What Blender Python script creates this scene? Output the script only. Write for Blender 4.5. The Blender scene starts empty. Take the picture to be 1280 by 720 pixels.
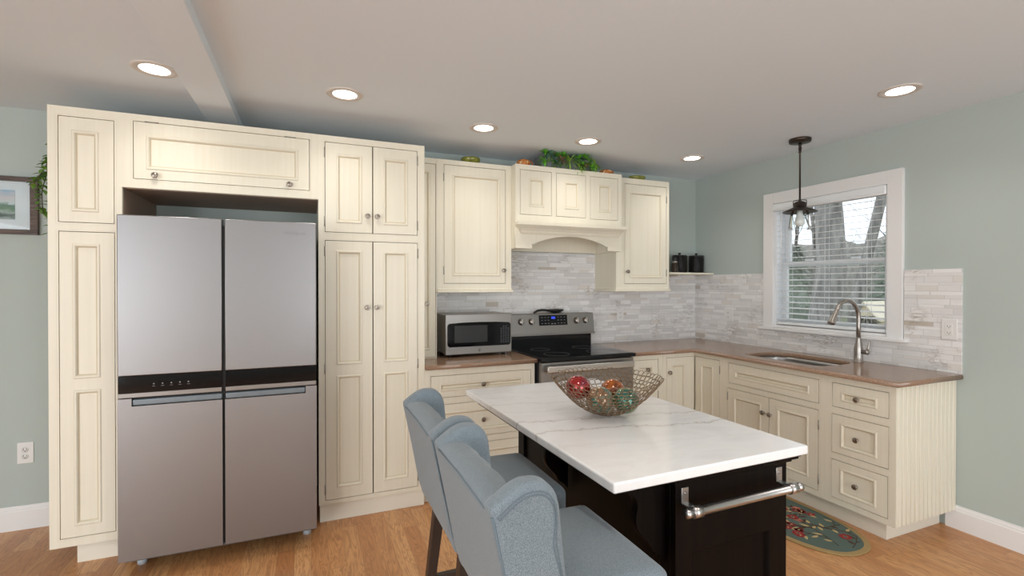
import bpy, bmesh, math, random
from mathutils import Vector, Matrix, noise
random.seed(7)
C = bpy.context.scene.collection
R = math.radians
PI = math.pi

# ------------------------------------------------------------------ camera, world, lights, exposure
scene = bpy.context.scene
cd = bpy.data.cameras.new('camera'); cam = bpy.data.objects.new('camera', cd); C.objects.link(cam)
cam.location = (0, 0, 1.435)
cam.rotation_euler = (R(90 - 0.33), 0, R(-22.55))
cd.sensor_width = 36; cd.lens = 605.1 / 1280 * 36; cd.clip_start = 0.05; cd.clip_end = 200
scene.camera = cam
scene.view_settings.view_transform = 'Standard'
scene.view_settings.look = 'None'
scene.view_settings.gamma = 1
scene.view_settings.use_curve_mapping = False
scene.view_settings.exposure = 0.0

W = bpy.data.worlds.new('world'); scene.world = W; W.use_nodes = True
nt = W.node_tree; nt.nodes.clear()
wo = nt.nodes.new('ShaderNodeOutputWorld'); bg = nt.nodes.new('ShaderNodeBackground')
tc = nt.nodes.new('ShaderNodeTexCoord'); nz = nt.nodes.new('ShaderNodeTexNoise'); cr = nt.nodes.new('ShaderNodeValToRGB')
nz.inputs['Scale'].default_value = 2.0; nz.inputs['Detail'].default_value = 4
cr.color_ramp.elements[0].position = 0.35; cr.color_ramp.elements[0].color = (0.78, 0.86, 0.98, 1)
cr.color_ramp.elements[1].position = 0.62; cr.color_ramp.elements[1].color = (1, 1, 1, 1)
nt.links.new(tc.outputs['Generated'], nz.inputs['Vector']); nt.links.new(nz.outputs['Fac'], cr.inputs['Fac'])
nt.links.new(cr.outputs['Color'], bg.inputs['Color']); nt.links.new(bg.outputs['Background'], wo.inputs['Surface'])
bg.inputs['Strength'].default_value = 1.75

def area_light(name, loc, rot, sx, sy, watts, col):
    l = bpy.data.lights.new(name, 'AREA'); l.shape = 'RECTANGLE'; l.size = sx; l.size_y = sy
    l.energy = watts; l.color = col
    o = bpy.data.objects.new(name, l); o.location = loc; o.rotation_euler = rot; C.objects.link(o); return o
# unseen fill lights, added at openings in the rear and left walls
area_light('fill_rear', (1.45, -2.72, 1.20), (R(90), 0, 0), 2.0, 2.0, 62, (0.93, 0.97, 1.0))
area_light('fill_rear_left', (-3.1, -2.72, 1.25), (R(90), 0, 0), 1.1, 2.0, 52, (0.95, 0.98, 1.0))
area_light('fill_left', (-3.72, -0.9, 1.30), (R(90), 0, R(-90)), 2.4, 1.9, 75, (0.95, 0.98, 1.0))
SPOT_W = 12.5

# ------------------------------------------------------------------ helpers
def tag(o, label=None, cat=None, group=None, kind=None):
    if label: o['label'] = label
    if cat: o['category'] = cat
    if group: o['group'] = group
    if kind: o['kind'] = kind
    return o
def thing(name, label, cat, loc=(0, 0, 0), rz=0, group=None):
    o = bpy.data.objects.new(name, None); C.objects.link(o); o.empty_display_size = 0.05
    o.location = loc; o.rotation_euler = (0, 0, rz)
    return tag(o, label, cat, group)
def kids(o): return [c for c in bpy.data.objects if c.parent is o]
def copy_tree(o, parent=None):
    c = o.copy(); C.objects.link(c)
    if parent: c.parent = parent
    for ch in kids(o): copy_tree(ch, c)
    return c

class MB:
    def __init__(s): s.bm = bmesh.new()
    def box(s, x0, y0, z0, x1, y1, z1, mat=0, bev=0, seg=2, M=None):
        bm = s.bm
        vs = [bm.verts.new((x, y, z)) for x in (x0, x1) for y in (y0, y1) for z in (z0, z1)]
        F = [(0, 1, 3, 2), (4, 6, 7, 5), (0, 4, 5, 1), (2, 3, 7, 6), (0, 2, 6, 4), (1, 5, 7, 3)]
        fs = [bm.faces.new([vs[i] for i in f]) for f in F]
        for f in fs: f.material_index = mat
        if M is not None: bmesh.ops.transform(bm, matrix=M, verts=vs)
        if bev > 0:
            ed = list({e for f in fs for e in f.edges})
            r = bmesh.ops.bevel(bm, geom=ed, offset=bev, segments=seg, profile=0.5, affect='EDGES', clamp_overlap=True)
            for f in r['faces']: f.material_index = mat; f.smooth = True
        return s
    def hexa(s, lo, hi, mat=0, bev=0):
        bm = s.bm
        a = [bm.verts.new(p) for p in lo]; b = [bm.verts.new(p) for p in hi]; n = len(a)
        fs = [bm.faces.new(a[::-1]), bm.faces.new(b)] + [bm.faces.new((a[i], a[(i+1) % n], b[(i+1) % n], b[i])) for i in range(n)]
        for f in fs: f.material_index = mat
        if bev > 0:
            ed = list({e for f in fs for e in f.edges})
            bmesh.ops.bevel(bm, geom=ed, offset=bev, segments=2, profile=0.5, affect='EDGES', clamp_overlap=True)
        return s
    def lathe(s, prof, seg=24, M=None, mat=0, smooth=True, cap=True):
        bm = s.bm; rings = []; M = M or Matrix()
        for r, z in prof:
            if r < 1e-5: rings.append([bm.verts.new(M @ Vector((0, 0, z)))])
            else: rings.append([bm.verts.new(M @ Vector((r*math.cos(2*PI*i/seg), r*math.sin(2*PI*i/seg), z))) for i in range(seg)])
        for a, b in zip(rings, rings[1:]):
            for i in range(seg):
                j = (i+1) % seg
                if len(a) == 1 and len(b) == 1: continue
                if len(a) == 1: f = bm.faces.new((a[0], b[j], b[i]))
                elif len(b) == 1: f = bm.faces.new((a[i], a[j], b[0]))
                else: f = bm.faces.new((a[i], a[j], b[j], b[i]))
                f.smooth = smooth; f.material_index = mat
        if cap:
            if len(rings[0]) > 1: bm.faces.new(rings[0][::-1]).material_index = mat
            if len(rings[-1]) > 1: bm.faces.new(rings[-1]).material_index = mat
        return s
    def tube(s, pts, rad, seg=8, mat=0, closed=False, cap=True):
        bm = s.bm; pts = [Vector(p) for p in pts]; n = len(pts)
        rads = rad if isinstance(rad, (list, tuple)) else [rad]*n
        rings = []; prev = None
        for i in range(n):
            if closed: t = pts[(i+1) % n] - pts[i-1]
            else: t = pts[min(i+1, n-1)] - pts[max(i-1, 0)]
            t.normalize()
            if prev is None:
                u = t.cross(Vector((0, 0, 1)))
                if u.length < 1e-3: u = t.cross(Vector((1, 0, 0)))
            else: u = prev - t*prev.dot(t)
            u.normalize(); prev = u; v = t.cross(u)
            rings.append([bm.verts.new(pts[i] + rads[i]*(math.cos(2*PI*k/seg)*u + math.sin(2*PI*k/seg)*v)) for k in range(seg)])
        pairs = list(zip(rings, rings[1:])) + ([(rings[-1], rings[0])] if closed else [])
        for a, b in pairs:
            for k in range(seg):
                j = (k+1) % seg
                f = bm.faces.new((a[k], a[j], b[j], b[k])); f.smooth = True; f.material_index = mat
        if not closed and cap:
            bm.faces.new(rings[0][::-1]).material_index = mat; bm.faces.new(rings[-1]).material_index = mat
        return s
    def plate(s, x0, z0, x1, z1, holes, y=0.0, th=0.02, mat=0):
        """plate in the xz plane facing -y, with rectangular holes (hx0,hz0,hx1,hz1)"""
        bm = s.bm
        xs = sorted({x0, x1, *[h[0] for h in holes], *[h[2] for h in holes]})
        zs = sorted({z0, z1, *[h[1] for h in holes], *[h[3] for h in holes]})
        V = {}
        def v(i, k, b):
            if (i, k, b) not in V: V[(i, k, b)] = bm.verts.new((xs[i], y + (th if b else 0), zs[k]))
            return V[(i, k, b)]
        def solid(i, k):
            if i < 0 or k < 0 or i >= len(xs)-1 or k >= len(zs)-1: return False
            cx, cz = (xs[i]+xs[i+1])/2, (zs[k]+zs[k+1])/2
            return not any(h[0] < cx < h[2] and h[1] < cz < h[3] for h in holes)
        for i in range(len(xs)-1):
            for k in range(len(zs)-1):
                if not solid(i, k): continue
                fs = [bm.faces.new((v(i, k, 0), v(i+1, k, 0), v(i+1, k+1, 0), v(i, k+1, 0))),
                      bm.faces.new((v(i, k+1, 1), v(i+1, k+1, 1), v(i+1, k, 1), v(i, k, 1)))]
                if not solid(i-1, k): fs.append(bm.faces.new((v(i, k, 1), v(i, k, 0), v(i, k+1, 0), v(i, k+1, 1))))
                if not solid(i+1, k): fs.append(bm.faces.new((v(i+1, k, 0), v(i+1, k, 1), v(i+1, k+1, 1), v(i+1, k+1, 0))))
                if not solid(i, k-1): fs.append(bm.faces.new((v(i, k, 1), v(i+1, k, 1), v(i+1, k, 0), v(i, k, 0))))
                if not solid(i, k+1): fs.append(bm.faces.new((v(i, k+1, 0), v(i+1, k+1, 0), v(i+1, k+1, 1), v(i, k+1, 1))))
                for f in fs: f.material_index = mat
        return s
    def rings(s, rect, prof, mats, y=0.0, fill=None):
        """nested rectangular rings: prof [(inset, depth)], one material per ring; optional filled centre"""
        bm = s.bm; x0, z0, x1, z1 = rect; prev = None
        for n, (i, d) in enumerate(prof):
            cur = [bm.verts.new(p) for p in ((x0+i, y+d, z0+i), (x1-i, y+d, z0+i), (x1-i, y+d, z1-i), (x0+i, y+d, z1-i))]
            if prev:
                for k in range(4):
                    f = bm.faces.new((prev[k], prev[(k+1) % 4], cur[(k+1) % 4], cur[k])); f.material_index = mats[n-1]
            prev = cur
        if fill is not None: bm.faces.new(prev).material_index = fill
        return s
    def build(s, name, mats, parent=None, smooth=None, loc=None):
        me = bpy.data.meshes.new(name)
        bmesh.ops.recalc_face_normals(s.bm, faces=s.bm.faces[:]) if getattr(s, 'recalc', False) else None
        s.bm.to_mesh(me); s.bm.free()
        for m in (mats if isinstance(mats, (list, tuple)) else [mats]): me.materials.append(m)
        if smooth: me.polygons.foreach_set('use_smooth', [True]*len(me.polygons))
        o = bpy.data.objects.new(name, me); C.objects.link(o)
        if parent: o.parent = parent
        if loc: o.location = loc
        return o

def mesh_from(o, name, mats, parent=None, M=None, smooth=False):
    """evaluate a temporary object (curve, text, modifiers) into a plain mesh object"""
    dg = bpy.context.evaluated_depsgraph_get(); dg.update()
    me = bpy.data.meshes.new_from_object(o.evaluated_get(dg)); me.name = name
    if M is not None: me.transform(M)
    bpy.data.objects.remove(o)
    me.materials.clear()
    for m in (mats if isinstance(mats, (list, tuple)) else [mats]): me.materials.append(m)
    for p in me.polygons: p.material_index = 0
    if smooth: me.polygons.foreach_set('use_smooth', [True]*len(me.polygons))
    n = bpy.data.objects.new(name, me); C.objects.link(n)
    if parent: n.parent = parent
    return n
def poly_solid(name, loops, z0, z1, bev, mats, parent=None, M=None, res=3):
    cu = bpy.data.curves.new(name, 'CURVE'); cu.dimensions = '2D'; cu.fill_mode = 'BOTH'
    for lp in loops:
        sp = cu.splines.new('POLY'); sp.points.add(len(lp)-1)
        for p, q in zip(sp.points, lp): p.co = (q[0], q[1], 0, 1)
        sp.use_cyclic_u = True
    cu.extrude = (z1-z0)/2 - bev; cu.bevel_depth = bev; cu.bevel_resolution = res; cu.offset = -bev
    o = bpy.data.objects.new(name, cu); C.objects.link(o)
    T = Matrix.Translation((0, 0, (z0+z1)/2))
    return mesh_from(o, name, mats, parent, (M @ T) if M is not None else T)
def text_mesh(body, size, mat, parent, M, depth=0.0006, name='lettering'):
    cu = bpy.data.curves.new(name, 'FONT'); cu.body = body; cu.size = size; cu.extrude = depth
    cu.align_x = 'CENTER'; cu.align_y = 'CENTER'
    o = bpy.data.objects.new(name, cu); C.objects.link(o)
    return mesh_from(o, name, mat, parent, M)
XZ = Matrix(((1, 0, 0, 0), (0, 0, -1, 0), (0, 1, 0, 0), (0, 0, 0, 1)))   # (x,y,z) -> (x,-z,y): stands a plan shape up, facing -y
AXY = Matrix.Rotation(R(90), 4, 'X')      # +z -> -y
def T(x, y, z): return Matrix.Translation((x, y, z))

# ------------------------------------------------------------------ materials
def sr(r, g, b):
    f = lambda c: (c/255)/12.92 if c/255 <= 0.04045 else ((c/255+0.055)/1.055)**2.4
    return (f(r), f(g), f(b), 1)
def mat(name, col, rough=0.5, metal=0.0, **kw):
    m = bpy.data.materials.new(name); m.use_nodes = True
    b = m.node_tree.nodes['Principled BSDF']
    b.inputs['Base Color'].default_value = col; b.inputs['Roughness'].default_value = rough; b.inputs['Metallic'].default_value = metal
    for k, v in kw.items(): b.inputs[k.replace('_', ' ')].default_value = v
    return m
class N:
    def __init__(s, m): s.t = m.node_tree; s.b = s.t.nodes['Principled BSDF']
    def n(s, kind, **kw):
        x = s.t.nodes.new('ShaderNode'+kind)
        for k, v in kw.items(): setattr(x, k, v)
        return x
    def l(s, a, b): s.t.links.new(a, b)
    def coord(s, scale=(1, 1, 1), which='Object'):
        t = s.n('TexCoord'); m = s.n('Mapping'); m.inputs['Scale'].default_value = scale
        s.l(t.outputs[which], m.inputs['Vector']); return m.outputs['Vector']
    def noise(s, vec, scale, detail=3, rough=0.5, dist=0):
        x = s.n('TexNoise'); x.inputs['Scale'].default_value = scale; x.inputs['Detail'].default_value = detail
        x.inputs['Roughness'].default_value = rough; x.inputs['Distortion'].default_value = dist
        s.l(vec, x.inputs['Vector']); return x.outputs['Fac']
    def ramp(s, fac, stops, interp='LINEAR'):
        x = s.n('ValToRGB'); x.color_ramp.interpolation = interp; e = x.color_ramp.elements
        while len(e) < len(stops): e.new(0.5)
        for q, (p, c) in zip(e, stops): q.position = p; q.color = c
        s.l(fac, x.inputs['Fac']); return x.outputs['Color']
    def math(s, op, a, b=None, c=None):
        x = s.n('Math', operation=op)
        for i, v in enumerate((a, b, c)):
            if v is None: continue
            if isinstance(v, (int, float)): x.inputs[i].default_value = v
            else: s.l(v, x.inputs[i])
        return x.outputs[0]
    def mix(s, fac, a, b, blend='MIX'):
        x = s.n('Mix', data_type='RGBA', blend_type=blend)
        for sock, v in ((x.inputs[0], fac), (x.inputs[6], a), (x.inputs[7], b)):
            if isinstance(v, (int, float)): sock.default_value = v
            elif isinstance(v, tuple): sock.default_value = v
            else: s.l(v, sock)
        return x.outputs[2]
    def bump(s, h, strength=0.2, dist=0.01):
        x = s.n('Bump'); x.inputs['Strength'].default_value = strength; x.inputs['Distance'].default_value = dist
        s.l(h, x.inputs['Height']); s.l(x.outputs['Normal'], s.b.inputs['Normal'])
    def base(s, c): s.l(c, s.b.inputs['Base Color'])

CREAM = (0.82, 0.772, 0.64, 1); CREAM_D = (0.79, 0.738, 0.60, 1)
def cream_mat(name, a, b, sc=(60, 60, 1.5)):
    m = mat(name, a, 0.42); n = N(m)
    v = n.coord(sc); f = n.noise(v, 1.0, 4, 0.6)
    n.base(n.ramp(f, [(0.3, b), (0.62, a)])); return m
cream = cream_mat('cream_glazed_paint', CREAM, CREAM_D)
cream_in = mat('cream_paint_inside', (0.62, 0.52, 0.38, 1), 0.6)
glaze = mat('tan_glaze_line', (0.66, 0.575, 0.415, 1), 0.6)
glaze_lt = mat('pale_glaze_line', (0.76, 0.70, 0.565, 1), 0.5)
gap_shade = mat('painted_gap_shade', (0.10, 0.07, 0.045, 1), 0.8)  # dark brown on carcass fronts, paints the shade seen in door gaps
toe_m = mat('cream_toe_board', (0.80, 0.75, 0.64, 1), 0.5)
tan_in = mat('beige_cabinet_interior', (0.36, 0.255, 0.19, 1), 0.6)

wall_m = mat('grey_green_wall_paint', (0.455, 0.512, 0.482, 1), 0.75)
n = N(wall_m); n.bump(n.noise(n.coord(), 260, 2), 0.04, 0.002)
ceil_m = mat('white_ceiling_paint', (0.755, 0.81, 0.865, 1), 0.85)
n = N(ceil_m); n.bump(n.noise(n.coord(), 200, 2), 0.03, 0.002)
trim_m = mat('white_trim_paint', (0.82, 0.81, 0.80, 1), 0.4)
vinyl = mat('white_vinyl', (0.80, 0.82, 0.84, 1), 0.35)
blind_m = mat('white_blind_slat', (0.85, 0.87, 0.88, 1), 0.4)
plate_m = mat('white_outlet_plastic', (0.78, 0.77, 0.75, 1), 0.35)
slot_m = mat('dark_outlet_slot', (0.03, 0.03, 0.03, 1), 0.5)

# oak floor: planks run along Y
floor_m = mat('oak_floor', (0.5, 0.3, 0.15, 1), 0.34); n = N(floor_m)
tcn = n.n('TexCoord'); sep = n.n('SeparateXYZ'); n.l(tcn.outputs['Object'], sep.inputs[0])
PW = 0.083
px = n.math('DIVIDE', sep.outputs['X'], PW); col_i = n.math('FLOOR', px)
wn = n.n('TexWhiteNoise', noise_dimensions='1D'); n.l(col_i, wn.inputs['W'])
off = n.math('MULTIPLY', wn.outputs['Value'], 3.7)
py = n.math('DIVIDE', n.math('ADD', sep.outputs['Y'], off), 1.05); row_i = n.math('FLOOR', py)
cmb = n.n('CombineXYZ'); n.l(col_i, cmb.inputs[0]); n.l(row_i, cmb.inputs[1])
wn2 = n.n('TexWhiteNoise', noise_dimensions='2D'); n.l(cmb.outputs[0], wn2.inputs['Vector'])
grain_v = n.n('CombineXYZ')
n.l(n.math('ADD', n.math('MULTIPLY', sep.outputs['X'], 9.0), n.math('MULTIPLY', wn2.outputs['Value'], 40)), grain_v.inputs[0])
n.l(n.math('MULTIPLY', sep.outputs['Y'], 0.9), grain_v.inputs[1]); n.l(n.math('MULTIPLY', wn2.outputs['Value'], 9), grain_v.inputs[2])
g1 = n.noise(grain_v.outputs[0], 2.2, 3, 0.55, 1.2)
rings_ = n.math('PINGPONG', n.math('MULTIPLY', g1, 9.0), 0.5)
fine_v = n.n('Mapping'); fine_v.inputs['Scale'].default_value = (220, 6, 1); n.l(tcn.outputs['Object'], fine_v.inputs['Vector'])
g2 = n.noise(fine_v.outputs['Vector'], 1.0, 3, 0.6)
base = n.ramp(wn2.outputs['Value'], [(0, (0.46, 0.195, 0.072, 1)), (0.35, (0.62, 0.30, 0.118, 1)), (0.7, (0.73, 0.40, 0.175, 1)), (1, (0.54, 0.24, 0.092, 1))])
c = n.mix(n.math('MULTIPLY', n.math('POWER', n.math('SUBTRACT', 1.0, n.math('MULTIPLY', rings_, 2.0)), 2.0), 0.75), base, (0.30, 0.125, 0.045, 1))
c = n.mix(n.math('MULTIPLY', g2, 0.42), c, (0.42, 0.19, 0.075, 1))
ex = n.math('ABSOLUTE', n.math('SUBTRACT', n.math('FRACT', px), 0.5)); ey = n.math('ABSOLUTE', n.math('SUBTRACT', n.math('FRACT', py), 0.5))
seam = n.math('MAXIMUM', n.math('GREATER_THAN', ex, 0.488), n.math('GREATER_THAN', ey, 0.4988))
c = n.mix(n.math('MULTIPLY', seam, 0.4), c, (0.12, 0.05, 0.02, 1)); n.base(c)
n.bump(n.math('SUBTRACT', n.math('MULTIPLY', rings_, 0.2), seam), 0.12, 0.002)

# marble strip mosaic; 'u' runs along the wall, z is up.  axis 0 -> wall facing -y, axis 1 -> wall facing -x
def mosaic(name, axis):
    m = mat(name, (0.7, 0.7, 0.7, 1), 0.3); n = N(m)
    t = n.n('TexCoord'); sp = n.n('SeparateXYZ'); n.l(t.outputs['Object'], sp.inputs[0])
    u = sp.outputs['X'] if axis == 0 else sp.outputs['Y']; z = sp.outputs['Z']
    zw = n.math('ADD', z, n.math('MULTIPLY', n.math('SINE', n.math('MULTIPLY', z, 96)), 0.0056))
    r = n.math('DIVIDE', zw, 0.0275); ri = n.math('FLOOR', r)
    w1 = n.n('TexWhiteNoise', noise_dimensions='1D'); n.l(ri, w1.inputs['W'])
    w1b = n.n('TexWhiteNoise', noise_dimensions='1D'); n.l(n.math('ADD', ri, 77.3), w1b.inputs['W'])
    wid = n.math('ADD', 0.085, n.math('MULTIPLY', w1.outputs['Value'], 0.15))
    cc = n.math('DIVIDE', n.math('ADD', u, n.math('MULTIPLY', w1b.outputs['Value'], 7)), wid); ci = n.math('FLOOR', cc)
    cb = n.n('CombineXYZ'); n.l(ri, cb.inputs[0]); n.l(ci, cb.inputs[1])
    w2 = n.n('TexWhiteNoise', noise_dimensions='2D'); n.l(cb.outputs[0], w2.inputs['Vector'])
    tile = n.ramp(w2.outputs['Value'], [(0, (0.84, 0.83, 0.82, 1)), (0.30, (0.77, 0.755, 0.745, 1)), (0.55, (0.70, 0.69, 0.68, 1)), (0.72, (0.81, 0.795, 0.78, 1)), (0.88, (0.74, 0.71, 0.67, 1)), (0.95, (0.66, 0.65, 0.645, 1)), (0.988, (0.55, 0.49, 0.42, 1))], 'CONSTANT')
    vv = n.n('Mapping'); vv.inputs['Scale'].default_value = (3, 3, 11); n.l(t.outputs['Object'], vv.inputs['Vector'])
    ofs = n.n('VectorMath', operation='ADD'); n.l(vv.outputs[0], ofs.inputs[0]); sc_ = n.n('VectorMath', operation='SCALE'); n.l(w2.outputs['Color'], sc_.inputs[0]); sc_.inputs['Scale'].default_value = 5.0
    n.l(sc_.outputs[0], ofs.inputs[1])
    ve = n.noise(ofs.outputs[0], 2.0, 6, 0.6, 1.4)
    veinl = n.ramp(n.math('ABSOLUTE', n.math('SUBTRACT', ve, 0.5)), [(0.0, (1, 1, 1, 1)), (0.045, (0, 0, 0, 1))])
    cl = n.noise(ofs.outputs[0], 1.1, 4, 0.6, 0.6)
    c = n.mix(n.math('MULTIPLY', n.ramp(cl, [(0.45, (0, 0, 0, 1)), (0.75, (1, 1, 1, 1))]), 0.5), tile, (0.63, 0.615, 0.61, 1))
    c = n.mix(n.math('MULTIPLY', veinl, n.math('MULTIPLY', n.ramp(n.noise(t.outputs['Object'], 5, 2), [(0.5, (0, 0, 0, 1)), (0.68, (1, 1, 1, 1))]), 0.75)), c, (0.26, 0.20, 0.15, 1))
    e1 = n.math('GREATER_THAN', n.math('ABSOLUTE', n.math('SUBTRACT', n.math('FRACT', r), 0.5)), 0.468)
    e2 = n.math('GREATER_THAN', n.math('MULTIPLY', n.math('ABSOLUTE', n.math('SUBTRACT', n.math('FRACT', cc), 0.5)), 1), 0.490)
    g = n.math('MAXIMUM', e1, e2)
    n.base(n.mix(n.math('MULTIPLY', g, 0.75), c, (0.52, 0.505, 0.49, 1)))
    hh = n.math('SUBTRACT', n.math('MULTIPLY', w2.outputs['Value'], 0.5), g); n.bump(hh, 0.22, 0.002)
    return m
mos_back = mosaic('marble_strip_tiles_back', 0); mos_right = mosaic('marble_strip_tiles_right', 1)

counter_m = mat('brown_stone_counter', (0.32, 0.19, 0.13, 1), 0.16); n = N(counter_m)
f = n.noise(n.coord(), 140, 4, 0.7); f2 = n.noise(n.coord(), 9, 3)
c = n.ramp(f, [(0.3, (0.205, 0.118, 0.072, 1)), (0.5, (0.290, 0.178, 0.112, 1)), (0.72, (0.42, 0.300, 0.21, 1))])
n.base(n.mix(n.math('MULTIPLY', f2, 0.35), c, (0.32, 0.205, 0.145, 1)))

marble = mat('white_veined_marble', (0.85, 0.85, 0.85, 1), 0.12); n = N(marble)
t = n.n('TexCoord'); sp = n.n('SeparateXYZ'); n.l(t.outputs['Object'], sp.inputs[0])
mp = n.n('Mapping'); mp.inputs['Scale'].default_value = (1.6, 3.2, 1.0); mp.inputs['Rotation'].default_value = (0, 0, R(9)); n.l(t.outputs['Object'], mp.inputs['Vector'])
soft = n.noise(mp.outputs[0], 1.7, 6, 0.6, 0.9)
c = n.ramp(soft, [(0.3, (0.74, 0.74, 0.74, 1)), (0.5, (0.835, 0.835, 0.83, 1)), (0.72, (0.78, 0.778, 0.765, 1))])
wob = n.math('MULTIPLY', n.math('SUBTRACT', n.noise(t.outputs['Object'], 3.6, 7, 0.66), 0.5), 0.20)
yy = n.math('ADD', n.math('ADD', sp.outputs['Y'], n.math('MULTIPLY', sp.outputs['X'], 0.20)), wob)
msk = n.noise(t.outputs['Object'], 4.0, 3)
for (y0, wd, st, colr) in ((-0.215, 0.0055, 0.9, (0.40, 0.37, 0.35, 1)), (-0.215, 0.022, 0.35, (0.66, 0.63, 0.60, 1)), (-0.08, 0.0045, 0.85, (0.42, 0.38, 0.35, 1)), (-0.065, 0.018, 0.3, (0.66, 0.64, 0.62, 1)), (0.205, 0.005, 0.7, (0.46, 0.44, 0.42, 1)), (0.33, 0.004, 0.5, (0.55, 0.53, 0.5, 1)), (0.43, 0.012, 0.35, (0.62, 0.61, 0.60, 1)), (0.07, 0.012, 0.3, (0.62, 0.6, 0.58, 1)), (-0.40, 0.014, 0.25, (0.66, 0.63, 0.59, 1))):
    d = n.math('ABSOLUTE', n.math('SUBTRACT', yy, y0))
    k = n.math('MULTIPLY', n.math('SUBTRACT', 1, n.math('MINIMUM', n.math('DIVIDE', d, wd), 1)), n.math('MULTIPLY', n.math('MINIMUM', n.math('MULTIPLY', msk, 2.2), 1), st))
    c = n.mix(k, c, colr)
n.base(c)

espresso = mat('espresso_wood', (0.012, 0.007, 0.005, 1), 0.45, Specular_IOR_Level=0.10); n = N(espresso)
n.base(n.ramp(n.noise(n.coord((70, 70, 2)), 1.0, 4, 0.6), [(0.35, (0.0018, 0.0012, 0.0012, 1)), (0.7, (0.006, 0.0034, 0.0024, 1))]))
leg_m = mat('dark_brown_chair_wood', (0.035, 0.02, 0.013, 1), 0.4)

def steel(name, col, rough, axis_scale, amt=0.05, metal=1.0):
    m = mat(name, col, rough, metal); n = N(m)
    f = n.noise(n.coord(axis_scale), 1.0, 3, 0.6); n.bump(f, amt, 0.001)
    r = n.n('MapRange'); n.l(f, r.inputs[0]); r.inputs[3].default_value = rough*0.85; r.inputs[4].default_value = rough*1.2
    n.l(r.outputs[0], n.b.inputs['Roughness']); return m
fridge_m = steel('brushed_fridge_steel', (0.295, 0.288, 0.29, 1), 0.39, (5, 5, 900), 0.03)
steel_m = steel('brushed_stainless', (0.29, 0.275, 0.26, 1), 0.36, (4, 4, 700), 0.04)
sink_m = steel('sink_stainless', (0.42, 0.42, 0.42, 1), 0.3, (60, 60, 60), 0.03)
nickel = mat('brushed_nickel', (0.40, 0.37, 0.34, 1), 0.33, 1.0)
chrome = mat('satin_chrome', (0.52, 0.51, 0.50, 1), 0.32, 1.0)
pewter = mat('dark_pewter_knob', (0.33, 0.29, 0.25, 1), 0.28, 1.0)
bronze = mat('dark_bronze', (0.060, 0.045, 0.036, 1), 0.35, 0.8)
hinge_m = mat('grey_hinge', (0.35, 0.33, 0.29, 1), 0.4, 0.9)
blackgl = mat('black_glass', (0.005, 0.005, 0.006, 1), 0.07, Specular_IOR_Level=0.3)
blackpl = mat('black_plastic', (0.012, 0.012, 0.013, 1), 0.35)
dark_gap = mat('dark_gasket', (0.01, 0.01, 0.01, 1), 0.7)
greypl = mat('grey_handle_plastic', (0.19, 0.225, 0.25, 1), 0.35, 0.3)
icon_m = mat('pale_panel_icons', (0.35, 0.36, 0.38, 1), 0.4)
blue_led = mat('blue_display', (0.02, 0.04, 0.3, 1), 0.3, Emission_Color=(0.03, 0.08, 0.9, 1), Emission_Strength=0.7)
glass_m = mat('clear_glass', (1, 1, 1, 1), 0.0, 0.0, Transmission_Weight=1.0, IOR=1.45)
pane_m = bpy.data.materials.new('window_pane_glass'); pane_m.use_nodes = True
_t = pane_m.node_tree; _t.nodes.clear(); _o = _t.nodes.new('ShaderNodeOutputMaterial'); _a = _t.nodes.new('ShaderNodeBsdfTransparent'); _g = _t.nodes.new('ShaderNodeBsdfGlossy'); _x = _t.nodes.new('ShaderNodeMixShader'); _f = _t.nodes.new('ShaderNodeFresnel')
_g.inputs['Roughness'].default_value = 0.02; _a.inputs['Color'].default_value = (0.96, 0.98, 0.98, 1); _f.inputs['IOR'].default_value = 1.3
_t.links.new(_f.outputs[0], _x.inputs[0]); _t.links.new(_a.outputs[0], _x.inputs[1]); _t.links.new(_g.outputs[0], _x.inputs[2]); _t.links.new(_x.outputs[0], _o.inputs[0])
lamp_m = mat('lit_lamp_lens', (1, 1, 1, 1), 0.5, 0.0, Emission_Color=(1, 0.97, 0.92, 1), Emission_Strength=5.0)
bulb_m = mat('frosted_bulb', (0.9, 0.88, 0.85, 1), 0.35)

fabric = mat('blue_grey_linen', (0.22, 0.29, 0.34, 1), 0.9); n = N(fabric)
v = n.coord()
wx = n.noise(n.coord((1900, 1900, 620)), 1.0, 2, 0.7); wy = n.noise(n.coord((700, 700, 1900)), 1.0, 2, 0.7)
mx = n.math('MULTIPLY', n.math('ADD', wx, wy), 0.5)
n.base(n.ramp(mx, [(0.40, (0.062, 0.086, 0.106, 1)), (0.5, (0.145, 0.186, 0.212, 1)), (0.60, (0.30, 0.35, 0.38, 1))]))
n.bump(mx, 0.35, 0.002); n.b.inputs['Sheen Weight'].default_value = 0.25; n.b.inputs['Sheen Roughness'].default_value = 0.5
seam_m = mat('blue_grey_seam', (0.12, 0.155, 0.18, 1), 0.9)

# ------------------------------------------------------------------ room dimensions
XW, YW, ZC = 3.519, 3.734, 2.472
XL, YF = -3.8, -2.8
def structure(o): o['kind'] = 'structure'; return o

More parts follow.
